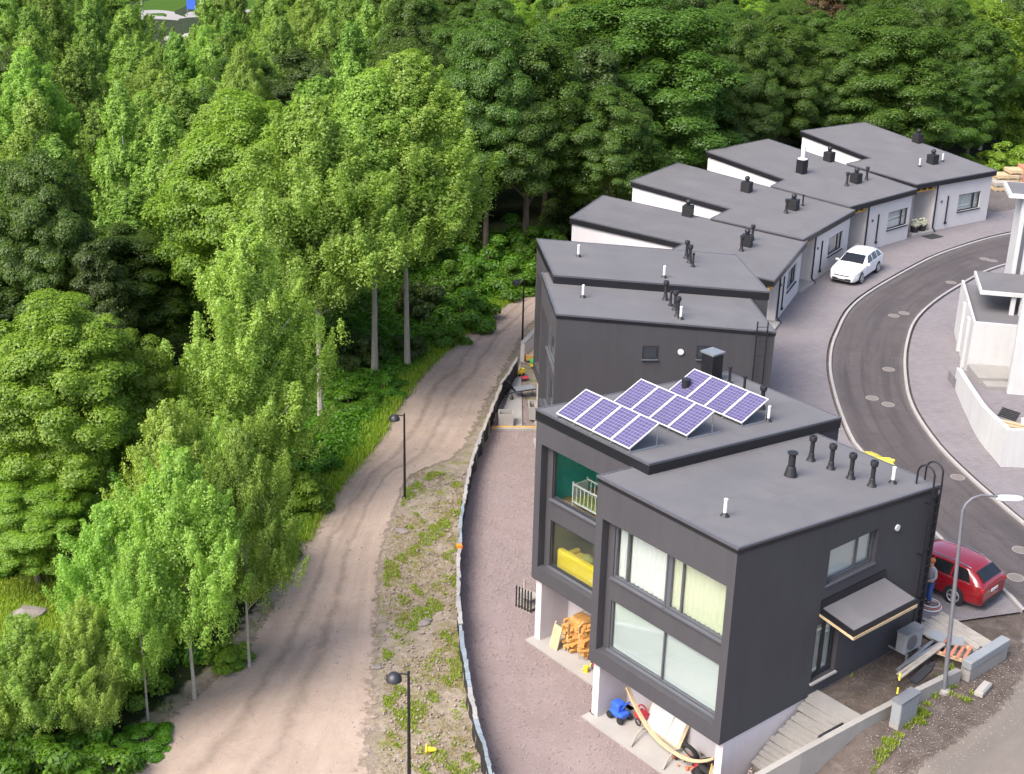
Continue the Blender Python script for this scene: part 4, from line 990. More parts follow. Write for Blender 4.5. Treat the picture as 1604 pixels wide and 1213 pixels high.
P = atz((833, 958), ZS); t = thing("boot_rack", "dark slatted rack at the corner of the solar-panel house", "rack", (P[0], P[1], ZG + .01), H2.a + .2)
for i in range(6): MB().b2(-.05, -.02, i * .14, i * .14 + .05, 0, .9).build("slat", "black_pipe", t)
MB().b2(-.02, .5, 0, .8, .1, .14).b2(-.02, .5, 0, .8, .5, .54).b2(.45, .5, 0, .05, 0, .9).b2(.45, .5, .72, .78, 0, .9).build("shelf", "weathered_timber", t)

t = loc_thing(H1, "hammock_stand", "curved wooden hammock stand on the slab under the nearest house", "hammock stand", under(H1, (.62, 2.35)))
arc = [(0, -1.5 + 3.9 * k / 14 - .2, .22 + 1.25 * (abs(k / 14 - .45) / .55) ** 2.3) for k in range(15)]
for i in range(2): MB().tube([(p[0] + i * .07, p[1], p[2]) for p in arc], .045, 7).build("beam", "pale_timber", t, smooth=True)
for y in (-.1, 1.35): MB().tube([(-.65, y - .15, .03), (-.3, y, .16), (.06, y + .1, .24), (.55, y + .2, .03)], .035, 6).build("foot", "weathered_timber", t)
t = loc_thing(H1, "mirror", "white framed panel leaning against the wall under the nearest house", "framed panel", under(H1, (1.12, 2.55)))
MB().box((.2, .8, .42), (.04, 1.72, .95), 0, .5, 'Y').build("frame", "pale_timber", t)
MB().box((.175, 1.08, .425), (.04, .98, .80), 0, .5, 'Y').build("pane", "white_plastic", t); MB().box((.175, .30, .425), (.04, .50, .80), 0, .5, 'Y').build("pane", "white_plastic", t)
t = loc_thing(H1, "toy_tractor", "blue plastic ride-on toy by the white pillar", "toy", under(H1, (.75, 4.9)))
MB().b2(-.22, .22, -.3, .3, .14, .34).b2(-.18, .18, -.1, .28, .3, .62).build("body", "blue_plastic", t, bevel=.06); MB().tube([(0, -.1, .4), (0, -.28, .72), (-.15, -.3, .74), (.15, -.3, .74)], .03, 6).build("handlebar", "blue_plastic", t)
for dx in (-.22, .22):
    for dy in (-.24, .24): MB().lathe([(.12, -.04), (.13, 0), (.12, .04)], n=12, axis='X').build("wheel", "tyre", t, (dx, dy, .13))
t = loc_thing(H1, "toy_pram", "small red toy pram behind the hammock stand", "toy", under(H1, (1.15, 4.25)))
MB().b2(-.18, .18, -.22, .22, .22, .44).build("body", "red_plastic", t, bevel=.05); MB().tube([(0, .2, .4), (0, .42, .72)], .02, 6).build("handle", "galvanised", t); MB().torus((0, 0, .5), .2, .03, 16, 6, 'X').build("hood", "red_plastic", t)
for dx in (-.18, .18): MB().torus((dx, 0, .13), .11, .025, 14, 6, 'X').build("wheel", "tyre", t)
def tyre_thing(label, l, R, r, tilt, rz=0):
    t = loc_thing(H1, "tyre", label, "tyre", (l[0], l[1], ZS + l[2]), rz, "tyres under the nearest house"); t.rotation_euler.y = tilt
    MB().torus((0, 0, 0), R, r, 26, 10, 'Z', .8).build("rubber", "tyre", t, smooth=True)
    MB().lathe([(R - r, -.06), (R - r * .9, .0), (R - r, .06), (R * .3, .03), (.03, .03)], n=16).build("rim", "rim_alloy" if R < .33 else "bumper_black", t, smooth=True)
tyre_thing("small tyre with bright rim beside the pile under the nearest house", (1.0, 1.95, .34), .27, .085, 1.1)
tyre_thing("large black tyre lying flat by the right pillar", (.95, 1.0, .11), .38, .125, .0)
tyre_thing("black tyre lying on top of the large flat tyre", (1.0, .95, .33), .36, .12, .12)
t = loc_thing(H1, "ball", "red and yellow toy ball between the tyres", "ball", (.9, 1.5, ZS + .14)); MB().ball((0, 0, 0), .14).build("shell", "red_plastic", t, smooth=True); MB().torus((0, 0, 0), .135, .012, 16, 6, 'X').build("band", "yellow_plastic", t)
t = loc_thing(H1, "kindling_bundle", "bundle of rough sticks propped at the right pillar", "kindling", under(H1, (.45, .62)))
for i in range(14): MB().tube([(rw.uniform(-.12, .12), rw.uniform(-.15, .15), 0), (rw.uniform(0, .25), rw.uniform(-.2, .1), .7 + rw.uniform(-.1, .15))], .022, 5).build("stick", "weathered_timber" if i % 3 else "raw_timber", t)
P = atz((934, 1118), ZG); t = thing("hose_coil", "dark hose coiled on the gravel by the left pillar of the nearest house", "hose", (P[0], P[1], ZG + .03))
for i in range(4): MB().torus((.02 * i, .015 * i, .035 * i), .22 - .01 * i, .02, 22, 6).build("loop", "bumper_black", t)
t = loc_thing(H1, "shoe_clutter", "small dark odds and ends scattered past the hammock stand", "clutter", under(H1, (.55, 1.9)))
for i in range(12): MB().box((0, 0, .04), (rw.uniform(.06, .2), rw.uniform(.05, .1), rw.uniform(.04, .1)), rw.uniform(0, 3)).build("piece", rw.choice(["bumper_black", "terracotta", "weathered_timber"]), t, (rw.uniform(-.1, .5), rw.uniform(-.5, .5), 0))

# ------------------------------------------------------------------ site fence along the gravel garden
fn = resample(FENCE, 20); P0 = fn[0]
fence = thing("site_fence", "low black sheeted fence with a ragged pale top rail along the path", "fence", (0, 0, 0))
for i in range(19):
    a, b = fn[i], fn[i + 1]; d = np.append(b - a, 0); L = np.linalg.norm(d); d /= L; n = np.array([-d[1], d[0], 0]); k = 6; V = []
    hz = 1.0 + rw.uniform(-.06, .05)
    for j in range(k + 1):
        q = np.append(a, 0) + d * L * j / k + n * .05 * math.sin(j * 1.7 + i)
        for z in (.0, .35, .7, 1.0): V.append((*(q + n * .03 * math.sin(z * 5 + j))[:2], ZG + z * hz))
    Fc = [(j * 4 + r, (j + 1) * 4 + r, (j + 1) * 4 + r + 1, j * 4 + r + 1) for j in range(k) for r in range(3)]
    sh = MB().add(V, Fc); nV = len(sh.v)
    sh.add([(x - n[0] * .015, y - n[1] * .015, z) for x, y, z in V], [f[::-1] for f in Fc]); sh.build("sheet", "tarp_black", fence, smooth=True)
    mid = (a + b) / 2; ang = math.atan2(d[1], d[0])
    mt = "weathered_timber" if i < 5 else ("tarp_pale" if i < 9 else rw.choice(["tarp_blue", "tarp_pale", "tarp_blue"]))
    rl = MB(); pts = [np.append(a, ZG + hz) + d * L * j / 5 + np.array([0, 0, rw.uniform(-.03, .03)]) + n * rw.uniform(-.04, .04) for j in range(6)]
    for j in range(5):
        m_ = (pts[j] + pts[j + 1]) / 2; rl.box(tuple(m_), (L / 5 + .04, .10 + rw.uniform(0, .07), .05 + rw.uniform(0, .03)), ang + rw.uniform(-.09, .09), rw.uniform(-.3, .3))
    rl.build("top_rail", mt, fence)
    MB().b2(-.04, .04, -.04, .04, -.1, hz - .04).build("post", "weathered_timber", fence, (a[0], a[1], ZG))
i = 11; MB().box((fn[i][0], fn[i][1], ZG + 1.03), (.2, .18, .14), .3).build("orange_clip", "orange_plastic", fence)
# grey garden wall and the little terrace beyond the fence
A = atz((819, 538), ZG + 1.05); B = atz((850, 506), ZG + 1.05); d = (B - A); ang = math.atan2(d[1], d[0])
t = thing("garden_wall", "grey rendered garden wall between the path and the fence end", "wall", (A[0], A[1], ZG), ang)
MB().b2(0, 6.5, -.1, .12, -.1, 1.05).build("wall", "grey_plaster", t); MB().b2(-.02, 6.5, -.13, .15, 1.05, 1.09).build("coping", "concrete_pale", t)
PT = [atz(p, ZG + .1) for p in [(778, 672), (842, 672), (846, 560), (816, 566)]]
PT = [(PT[0][0], PT[0][1]), (1.6, PT[1][1]), (1.9, 62.0), (PT[3][0] + .1, 62.0), (PT[3][0], PT[3][1])]
tag(MB().prism([(x, y, ZG - .1) for x, y in PT], [(x, y, ZG + .1) for x, y in PT]).build("garden_terrace", "concrete_pale"), kind="structure")
def on(p, dz=.1): q = atz(p, ZG + dz); return (q[0], q[1], ZG + dz)
t = thing("deck_edge", "timber edging board at the near end of the small terrace", "timber edging", on((806, 671), .0), math.atan2(PT[1][1] - PT[0][1], PT[1][0] - PT[0][0]))
MB().b2(-1.1, 1.2, -.12, -.03, 0, .13).build("plank", "raw_timber", t); MB().b2(-1.1, 1.2, -.26, -.14, 0, .07).build("plank", "pale_timber", t)
def planter(label, p, sx, sy, h, mat):
    t = thing("planter", label, "planter", on(p), .05, "planters on the small terrace")
    m_ = MB()
    for x0, x1, y0, y1 in ((-sx, sx, -sy, -sy + .06), (-sx, sx, sy - .06, sy), (-sx, -sx + .06, -sy + .06, sy - .06), (sx - .06, sx, -sy + .06, sy - .06)): m_.b2(x0, x1, y0, y1, 0, h)
    m_.build("box", mat, t); MB().b2(-sx + .06, sx - .06, -sy + .06, sy - .06, .02, h - .22).build("soil", "bark_dark", t); return t
planter("pale square planter box on the terrace next to the fence", (792, 664), .36, .34, .62, "concrete_pale")
planter("tall pale planter box against the dark house wall", (833, 652), .18, .5, .66, "concrete_pale")
t = thing("sun_lounger", "grey folding lounger on small wheels on the terrace", "lounger", on((814, 620)), .45)
for s in (-1, 1):
    MB().tube([(-.75, s * .3, .36), (.75, s * .3, .36)], .025, 6).build("frame_rail", "bumper_black", t)
    for x in (-.6, .55): MB().tube([(x, s * .3, .36), (x + .05, s * .3, .08)], .02, 6).build("leg", "bumper_black", t)
    MB().torus((-.6, s * .34, .1), .07, .03, 14, 6, 'Y').build("wheel", "tyre", t)
MB().b2(-.3, .78, -.28, .28, .37, .41).build("seat", "cabinet_grey", t); MB().box((-.52, 0, .62), (.05, .56, .62), 0, -.55, 'Y').build("backrest", "frame_dark", t)
t = thing("toy_truck", "yellow toy truck on the terrace near the fence", "toy", on((815, 588)), .6)
MB().b2(-.2, .2, -.12, .12, .1, .24).b2(.05, .2, -.11, .11, .24, .38).build("body", "yellow_plastic", t)
for x in (-.12, .12):
    for y in (-.13, .13): MB().lathe([(.07, -.02), (.075, 0), (.07, .02)], n=10, axis='Y').build("wheel", "tyre", t, (x, y, .075))
t = thing("toy_dish", "flat red toy dish on the terrace", "toy", on((822, 593))); MB().lathe([(.12, 0), (.2, .05), (.21, .06), (.17, .05), (.1, .02)], n=16).build("dish", "red_plastic", t, smooth=True); MB().torus((0, 0, .055), .2, .012, 18, 6).build("rim", "red_plastic", t)
t = thing("toy_table", "green and yellow plastic play box by the dark house wall", "toy", on((838, 573)), .1); MB().b2(-.28, .28, -.2, .2, 0, .2).build("base", "yellow_plastic", t, bevel=.03); MB().b2(-.3, .3, -.22, .22, .2, .34).build("lid", "green_plastic", t, bevel=.03)
t = thing("sandpit", "timber sandpit against the dark house wall", "sandpit", on((836, 558)), .12)
for x0, x1, y0, y1 in ((-.5, .6, -.7, -.62), (-.5, .6, 1.4, 1.48), (-.5, -.42, -.62, 1.4), (.52, .6, -.62, 1.4)): MB().b2(x0, x1, y0, y1, 0, .26).build("plank", "raw_timber", t)
MB().b2(-.42, .52, -.62, 1.4, 0, .15).build("sand", "pale_timber", t)

# ------------------------------------------------------------------ lamps
def path_lamp(label, pb, pt):
    P = atz(pb, ZG); Hh = top_of(pb, pt, ZG) - ZG; t = thing("path_lamp", label, "street lamp", (P[0], P[1], ZG), 0, "black lamps along the dirt path")
    MB().tube([(0, 0, 0), (0, 0, Hh * .35), (0, 0, Hh)], [.06, .055, .04], 10).build("post", "black_metal", t, smooth=True)
    MB().lathe([(.13, 0), (.13, .03), (.07, .06)], n=12).build("foot", "black_metal", t)
    MB().tube([(0, 0, Hh - .1), (-.38, 0, Hh - .08)], .025, 8).build("arm", "black_metal", t)
    MB().lathe([(.20, -.02), (.235, .0), (.22, .1), (.14, .2), (.04, .24)], n=18).build("lamp_shade", "frame_dark", t, (-.42, 0, Hh - .30), smooth=True); MB().lathe([(.17, -.03), (.19, -.015)], n=16).build("lens", "white_plastic", t, (-.42, 0, Hh - .30))
path_lamp("black lamp post standing in the weeds at the bottom of the picture", (641, 1262), (645, 1052))
path_lamp("black lamp post halfway along the path at the weedy strip", (634, 780), (633, 648))
path_lamp("farthest black lamp post by the grey garden wall", (818, 540), (820, 437))
P = atz((1478.6, 1083), 0.0); zb = gx(P[0], P[1]); t = thing("street_lamp", "tall leaning street lamp with a white flat head beside the red car", "street lamp", (P[0], P[1], zb))
d = ray((1508, 800)); q = CAM + d * (P[1] + .15) / d[1]; q[2] -= zb; q = q - np.array([P[0], P[1], 0])
pts = [(0, 0, 0), tuple(q * .5), tuple(q)]; hd = np.array([q[0] + 1.55, q[1] + .25, q[2] + .12])
arm = [tuple(q)] + [tuple(q + np.array([.55 * (1 - math.cos(a)), .05 * k, .48 * math.sin(a)])) for k, a in enumerate((.5, 1.0, 1.5))] + [tuple(q + np.array([1.05, .2, .40]))]
MB().tube(pts, [.075, .065, .05], 10).build("post", "lamp_post_grey", t, smooth=True); MB().tube(arm, .035, 8).build("arm", "lamp_post_grey", t, smooth=True); MB().lathe([(.2, -.1), (.2, .06), (.1, .1)], n=12).build("foot", "concrete", t)
MB().lathe([(.02, -.42), (.10, -.40), (.145, -.2), (.145, .2), (.11, .36), (.05, .42)], n=14, axis='X').build("lamp_head", "white_plastic", t, tuple(q + np.array([1.42, .25, .33])), smooth=True).scale = (1, 1.15, .55)
# ------------------------------------------------------------------ side yard of the nearest house (built in its own directions)
def yard(name, label, cat, l, rz=0, group=None): P = H1.wld(l); return thing(name, label, cat, tuple(P), H1.a + rz, group)
t = yard("garden_steps", "broad grey ribbed concrete steps climbing beside the nearest house", "steps", (0, 0, 0))
for i in range(15):
    x = 1.55 + i * .165; z = -1.28 + i * .092
    MB().box((x + .08, -.86 + i * -.012 + rw.uniform(-.05, .05), z), (.150, 1.62 + i * .02 + rw.uniform(-.1, .08), .10), rw.uniform(-.02, .02), rw.uniform(-.03, .03)).build("tread", "concrete", t)
MB().hexa([(1.5, -1.5, -1.9), (4.05, -1.5, -.4), (4.05, -.2, -.4), (1.5, -.2, -1.9), (1.5, -1.5, -1.36), (4.05, -1.5, .02), (4.05, -.2, .02), (1.5, -.2, -1.36)]).build("bearer", "bark_dark", t)
MB().b2(4.02, 4.5, -1.75, -.02, -.3, .10).build("landing", "concrete", t)
t = yard("retaining_wall", "long stained concrete retaining wall in front of the nearest house", "wall", (0, 0, 0))
pts = [(-2.5, -.55, -1.5, -.95), (.4, -1.25, -1.1, -.45), (1.7, -1.62, -.8, -.02), (4.1, -2.0, -.5, .34), (6.5, -2.22, -.4, .46), (8.6, -2.35, -.4, .44)]
for (x0, y0, b0, t0), (x1, y1, b1, t1) in zip(pts[:-1], pts[1:]):
    MB().hexa([(x0, y0 - .1, b0 - .9), (x1, y1 - .1, b1 - .9), (x1, y1 + .1, b1 - .9), (x0, y0 + .1, b0 - .9), (x0, y0 - .1, t0), (x1, y1 - .1, t1), (x1, y1 + .1, t1), (x0, y0 + .1, t0)]).build("wall_segment", "concrete", t)
t = yard("lower_planks", "weathered boards stood on edge at the foot of the retaining wall", "boards", (.15, -1.15, -1.2))
for i in range(6): MB().box((.12 * i - .2, -.12 - .03 * i, .15), (.05, .10, 1.1 + rw.uniform(-.1, .15)), .2, rw.uniform(-.1, .1)).build("board", "weathered_timber", t)
MB().box((.2, .3, .28), (2.2, .1, .06), -.15).build("rail", "weathered_timber", t)
t = yard("concrete_barrier", "pale grey concrete barrier block at the corner of the driveway", "barrier", (9.9, -2.42, 0.0), .02)
MB().b2(-1.05, 1.15, -.18, .16, -.4, .42).build("base", "concrete", t); MB().b2(-1.1, 1.2, -.2, .14, .42, .72).build("block", "cabinet_grey", t, bevel=.03)
t = yard("electric_cabinet", "flat grey electric cabinet against the concrete retaining wall", "cabinet", (5.35, -2.62, gx(*H1.wld((5.35, -2.7, 0))[:2]) - .1), .03)
MB().b2(-.48, .48, -.16, .16, 0, .26).build("plinth", "concrete", t); MB().b2(-.48, .48, -.16, .16, .26, 1.02).build("case", "cabinet_grey", t, bevel=.015); MB().b2(-.51, .51, -.19, .19, 1.02, 1.06).build("lid", "galvanised", t)
for x in (-.45, .01): MB().b2(x, x + .44, -.172, -.16, .32, .97).build("door", "cabinet_grey", t)
t = yard("marker_post", "yellow and black snow marker post on the grey cabinet", "post", (5.12, -2.44, .30))
for i in range(6): MB().tube([(0, 0, i * .24), (0, 0, i * .24 + .24)], .028, 8).build("band", "yellow_plastic" if i % 2 else "bumper_black", t)
t = yard("heat_pump", "grey outdoor heat pump unit on brackets by the ladder", "heat pump", (8.3, -.62, .34))
MB().b2(-.46, .46, -.18, .18, .12, .82).build("case", "cabinet_grey", t, bevel=.02); MB().b2(-.48, .48, -.2, .2, .82, .86).build("lid", "galvanised", t)
MB().lathe([(.26, 0), (.26, .02), (.05, .03)], n=20, axis='Y').build("fan_grille", "frame_grey", t, (-.12, -.21, .47))
for x in (-.35, .35): MB().b2(x - .03, x + .03, -.25, .5, .06, .12).b2(x - .03, x + .03, -.25, -.19, -.35, .06).build("bracket", "galvanised", t)
t = yard("long_boards", "loose grey boards lying along the wall below the heat pump", "boards", (8.2, -.95, .36), .08)
for i in range(4): MB().box((rw.uniform(-.2, .3), -.13 * i, .03 * i), (2.6 + rw.uniform(-.4, .3), .11, .04), rw.uniform(-.06, .06)).build("board", "galvanised" if i < 2 else "weathered_timber", t)
MB().box((1.5, .05, .1), (.5, .55, .05), .2, .1).build("plate", "cabinet_grey", t); MB().box((1.75, -.5, .06), (.5, .5, .05), .5, -.1).build("plate", "cabinet_grey", t)
t = yard("pallet", "reddish open pallet frame lying on the soil by the plank ramp", "pallet", (9.55, -1.55, .34), .3)
for i in range(5): MB().box((0, -.42 + .21 * i, .06), (1.0, .1, .03), rw.uniform(-.02, .02)).build("slat", "terracotta", t)
for x in (-.42, .42): MB().box((x, 0, .0), (.1, .95, .09)).build("bearer", "pale_timber", t)
t = yard("driveway_ramp", "worn grey plank ramp between the driveway and the bare soil", "ramp", (10.6, -.75, .12), -.15)
for i in range(10): MB().box((.75 - i * .165, rw.uniform(-.06, .06), .02 + (9 - i) * .003), (.155, 2.3 + rw.uniform(-.2, .15), .05), rw.uniform(-.015, .015)).build("plank", "weathered_timber", t)
t = yard("drain_chute", "short black plastic drain pipe by the foot of the street lamp", "pipe", (7.1, -1.95, .5), .1)
MB().hexa([(-.45, -.12, 0), (.5, -.12, .1), (.5, .12, .1), (-.45, .12, 0), (-.45, -.14, .1), (.5, -.14, .22), (.5, .14, .22), (-.45, .14, .1)]).build("chute", "bumper_black", t); MB().tube([(.5, 0, .16), (.7, 0, .2)], .09, 10).build("collar", "bumper_black", t)
t = yard("curb_block", "loose pale concrete block lying in the gravel verge", "block", (8.75, -3.2, gx(*H1.wld((8.75, -3.2, 0))[:2]) + .0), .2); MB().b2(-.4, .4, -.14, .14, 0, .16).build("body", "concrete_pale", t, bevel=.02); MB().b2(-.33, .33, -.1, .1, .16, .2).build("rib", "concrete_pale", t)
t = yard("metal_sheet", "dark sheet of metal leaning on the retaining wall by the steps", "sheet", (3.1, -1.62, -.2), .1); MB().box((0, .02, .15), (1.1, .04, .4), -.12, .25).build("sheet", "bumper_black", t); MB().box((0, -.04, .35), (1.1, .06, .04), -.12, .25).build("lip", "bumper_black", t)

# ------------------------------------------------------------------ cars
def car(name, label, pos, ang, paint, L=4.78, Wd=1.82, Hh=1.48, wb=2.80, rails=True, wheel_r=.33, plate=True, z=.075):
    t = thing(name, label, "car", (pos[0], pos[1], z), ang); hw = Wd / 2; f = L / 2; r = -L / 2
    # stations along the car, front to back: x, sill z, belt z, half width, roof z, roof half width
    S = [(f, .30, .60, .50, .62, .42), (f - .06, .24, .66, .70, .70, .60), (f - .25, .20, .74, .82, .78, .72), (f - .7, .19, .82, .885, .86, .76), (f - 1.25, .19, .90, .905, .97, .78), (f - 1.45, .19, .93, .91, 1.02, .78),
         (f - 1.85, .19, .95, .91, 1.25, .70), (f - 2.2, .19, .96, .91, 1.41, .66), (f - 2.6, .19, .97, .91, Hh - .02, .645), (f - 3.2, .19, .98, .91, Hh, .64), (f - 3.9, .19, .99, .91, Hh - .03, .63), (r + .62, .20, 1.0, .90, Hh - .08, .62),
         (r + .35, .21, 1.0, .89, Hh - .22, .64), (r + .12, .24, .98, .87, 1.08, .72), (r + .03, .28, .92, .82, .96, .74), (r, .36, .80, .76, .82, .70)]
    k = MB(); V = []; n = 9; sc = hw / .91
    for (x, s0, bz, w_, rz_, rw_) in S:
        w_ *= sc; rw_ *= sc
        half = [(0, s0), (w_ * .86, s0), (w_ * .985, s0 + .12), (w_, (s0 + bz) * .56), (w_ * .975, bz), (w_ * .955 * .5 + rw_ * .5 + .0, bz * .45 + rz_ * .55) if rz_ - bz > .2 else (w_ * .9, bz + (rz_ - bz) * .5), (rw_, rz_ - .035 if rz_ - bz > .1 else rz_ - .01), (rw_ * .6, rz_), (0, rz_ + .012)]
        V += [(x, y, z_) for y, z_ in half] + [(x, -y, z_) for y, z_ in half[-2:0:-1]]
    m_ = 2 * n - 2; Fc = []
    for i in range(len(S) - 1):
        for j in range(m_): Fc.append((i * m_ + j, i * m_ + (j + 1) % m_, (i + 1) * m_ + (j + 1) % m_, (i + 1) * m_ + j))
    Fc += [tuple(range(m_)), tuple(reversed([(len(S) - 1) * m_ + j for j in range(m_)]))]
    k.add(V, [q[::-1] for q in Fc]); body = k.build("body", paint, t, smooth=True)
    def sec(x):
        for a, b in zip(S[:-1], S[1:]):
            if b[0] <= x <= a[0]:
                u_ = (a[0] - x) / (a[0] - b[0]); return [a[i] * (1 - u_) + b[i] * u_ for i in range(6)]
    def sidept(x, g, s):      # g: 0 belt, 1 roof edge
        _, s0, bz, w_, rz_, rw_ = sec(x); w_ *= sc; rw_ *= sc; mid = (w_ * .955 * .5 + rw_ * .5, bz * .45 + rz_ * .55); A = (w_ * .975, bz); C = (rw_, rz_ - .035)
        p = [A[i] + (mid[i] - A[i]) * g * 2 for i in (0, 1)] if g < .5 else [mid[i] + (C[i] - mid[i]) * (g - .5) * 2 for i in (0, 1)]
        return (x, s * (p[0] + .006), p[1])
    wins = [(f - 1.98, f - 2.72, .30), (f - 2.80, f - 3.50, .02), (f - 3.58, r + .52, .10)]
    for s in (-1, 1):
        for wi, (xa, xb, fr_) in enumerate(wins):
            g = MB(); N = 6; V = []
            for i in range(N + 1):
                x = xa + (xb - xa) * i / N
                top = .90
                if wi == 0: top = min(.90, .25 + (xa + .02 - x) / .42)
                if wi == 2: top = min(.90, .15 + (x - xb) / .30)
                for gg in (.08, (.08 + top) / 2, top): V.append(sidept(x, gg, s))
            Fq = [(i * 3 + j, (i + 1) * 3 + j, (i + 1) * 3 + j + 1, i * 3 + j + 1) for i in range(N) for j in range(2)]
            g.add(V, Fq if s > 0 else [q[::-1] for q in Fq]); g.build("side_window", "car_glass", t, smooth=True)
        tr = MB().tube([tuple(np.array(sidept(x, -.01, s))) for x in np.linspace(f - 1.75, r + .45, 12)], .012, 5).build("window_trim", "chrome", t)
        if rails: MB().tube([(x, s * (sec(x)[5] * sc - .05), sec(x)[4] + .035) for x in np.linspace(f - 2.35, r + .66, 12)], .018, 6).build("roof_rail", "chrome", t)
        mx = f - 1.72; MB().box((mx, s * (hw + .07), 1.0), (.14, .2, .13)).build("mirror", paint, t, bevel=.03)
        for x in (wb / 2, -wb / 2):
            xx = x + .02; MB().lathe([(wheel_r + .07, 0), (wheel_r + .07, .012), (.05, .013)], n=26, axis='Y').build("wheel_arch", "bumper_black", t, (xx, s * (sec(xx)[3] * sc - .012) if s > 0 else s * (sec(xx)[3] * sc + .001), wheel_r))
            wo = MB().lathe([(wheel_r - .1, -.11), (wheel_r - .02, -.105), (wheel_r, -.07), (wheel_r, .07), (wheel_r - .02, .105), (wheel_r - .1, .11)], n=26, axis='Y').build("wheel", "tyre", t, (xx, s * (hw - .085), wheel_r), smooth=True)
            rm = MB(); rm.torus((0, 0, 0), wheel_r - .105, .022, 24, 6, 'Y')
            for q in range(5):
                a = q * 2 * math.pi / 5; c_ = (wheel_r - .11) * .5; rm.box((c_ * math.cos(a), 0, c_ * math.sin(a)), (wheel_r - .1, .02, .07), 0, -a, 'Y')
            rm.lathe([(.06, -.02), (.06, .02)], n=12, axis='Y'); rm.build("rim", "rim_alloy", wo, (0, s * .112, 0))
        MB().box((f - .20, s * .60 * sc, .645), (.30, .26, .10), s * -.55).build("headlight", "lamp_clear", t, bevel=.03)
        MB().box((r + .10, s * .70 * sc, .86), (.16, .26, .15), s * .45).build("tail_light", "lamp_red", t, bevel=.03)
    def pan(nm, rows, mat):
        V = [p for r_ in rows for p in r_]; c_ = len(rows[0]); Fq = [(i * c_ + j, i * c_ + j + 1, (i + 1) * c_ + j + 1, (i + 1) * c_ + j) for i in range(len(rows) - 1) for j in range(c_ - 1)]
        return MB().add(V, Fq).build(nm, mat, t, smooth=True)
    def toprow(x, frac):
        _, s0, bz, w_, rz_, rw_ = sec(x); return [(x, y * rw_ * sc * frac, rz_ + (.016 if abs(y) < .3 else .008)) for y in (-1, -.6, -.2, .2, .6, 1)]
    pan("windscreen", [toprow(x, .93) for x in np.linspace(f - 1.47, f - 2.17, 5)], "car_glass")
    pan("rear_window", [[(p[0] - .012, p[1], p[2] + .012) for p in toprow(x, .88)] for x in np.linspace(r + .50, r + .13, 4)], "car_glass")
    MB().box((f - .05, 0, .36), (.14, 1.15 * sc, .14)).build("grille", "bumper_black", t, bevel=.02); MB().box((r + .03, 0, .34), (.14, 1.3 * sc, .14)).build("bumper", "bumper_black", t, bevel=.02)
    MB().box((f + .005, 0, .60), (.05, .95 * sc, .05)).build("grille_bar", "bumper_black", t)
    if plate:
        MB().box((f + .025, 0, .43), (.015, .46, .10)).build("number_plate", "white_plastic", t); MB().box((r - .012, 0, .72), (.015, .46, .10)).build("number_plate", "white_plastic", t)
    return t
a = math.radians(123 + 180); dv = np.array([math.cos(a), math.sin(a)]); nv = np.array([-dv[1], dv[0]])
fw, rwp = np.array([20.49, 79.54]), np.array([22.04, 81.94]); dv = (fw - rwp) / np.linalg.norm(fw - rwp); nv = np.array([-dv[1], dv[0]])
c0 = (fw + rwp) / 2 - nv * .80; car("parked_car", "white estate car parked facing the camera before the pale houses", c0, math.atan2(dv[1], dv[0]), "paint_white")
dv = np.array([math.cos(math.radians(134.5)), math.sin(math.radians(134.5))]); nv = np.array([-dv[1], dv[0]]); rwp = np.array([15.72, 42.78])
c0 = rwp + dv * 1.40 - nv * .80; car("parked_car", "dark red estate car parked at the nearest house", c0, math.radians(134.5), "paint_red")
P = atz((1366, 722), 1.35); car("parked_car", "yellow car showing only its roof above the nearest house", (P[0] + .1, P[1] + .15), math.radians(100), "paint_yellow", L=4.1, Hh=1.32, wb=2.5, rails=False)

# ------------------------------------------------------------------ the person by the red car
def skinned(name, J, E, mat, parent, sub=2):
    me = bpy.data.meshes.new(name); me.from_pydata([j[:3] for j in J], E, []); me.materials.append(M_[mat])
    o = bpy.data.objects.new(name, me); COL.objects.link(o); o.parent = parent
    sk = o.modifiers.new("skin", 'SKIN'); sk.use_smooth_shade = True
    for i, j in enumerate(J):
        r = j[3] if isinstance(j[3], tuple) else (j[3], j[3]); me.skin_vertices[0].data[i].radius = r
    me.skin_vertices[0].data[0].use_root = True
    ss = o.modifiers.new("sub", 'SUBSURF'); ss.levels = sub; ss.render_levels = sub; return o
P = atz((1452, 944), .075); t = thing("person", "person in grey sweater and blue jeans looking down beside the red car", "person", (P[0], P[1], .075), math.radians(205))
# local: facing +x
skinned("body", [(0, 0, .92, .12), (0, 0, 1.12, .13), (.01, 0, 1.36, .12), (.02, 0, 1.46, .055), (.05, 0, 1.54, .075), (.07, 0, 1.63, .095),
    (0, .17, 1.38, .05), (.03, .24, 1.10, .042), (.20, .14, .98, .032), (.28, .09, .98, .03), (0, -.17, 1.38, .05), (.02, -.24, 1.10, .042), (.18, -.15, .98, .032), (.26, -.1, .98, .03),
    (0, .09, .86, .085), (.03, .1, .48, .055), (0, .1, .08, .04), (.12, .1, .04, .035), (0, -.09, .86, .085), (.0, -.1, .48, .055), (-.04, -.1, .08, .04), (.08, -.1, .04, .035)],
    [(0, 1), (1, 2), (2, 3), (3, 4), (4, 5), (2, 6), (6, 7), (7, 8), (8, 9), (2, 10), (10, 11), (11, 12), (12, 13), (0, 14), (14, 15), (15, 16), (16, 17), (0, 18), (18, 19), (19, 20), (20, 21)], "skin", t)
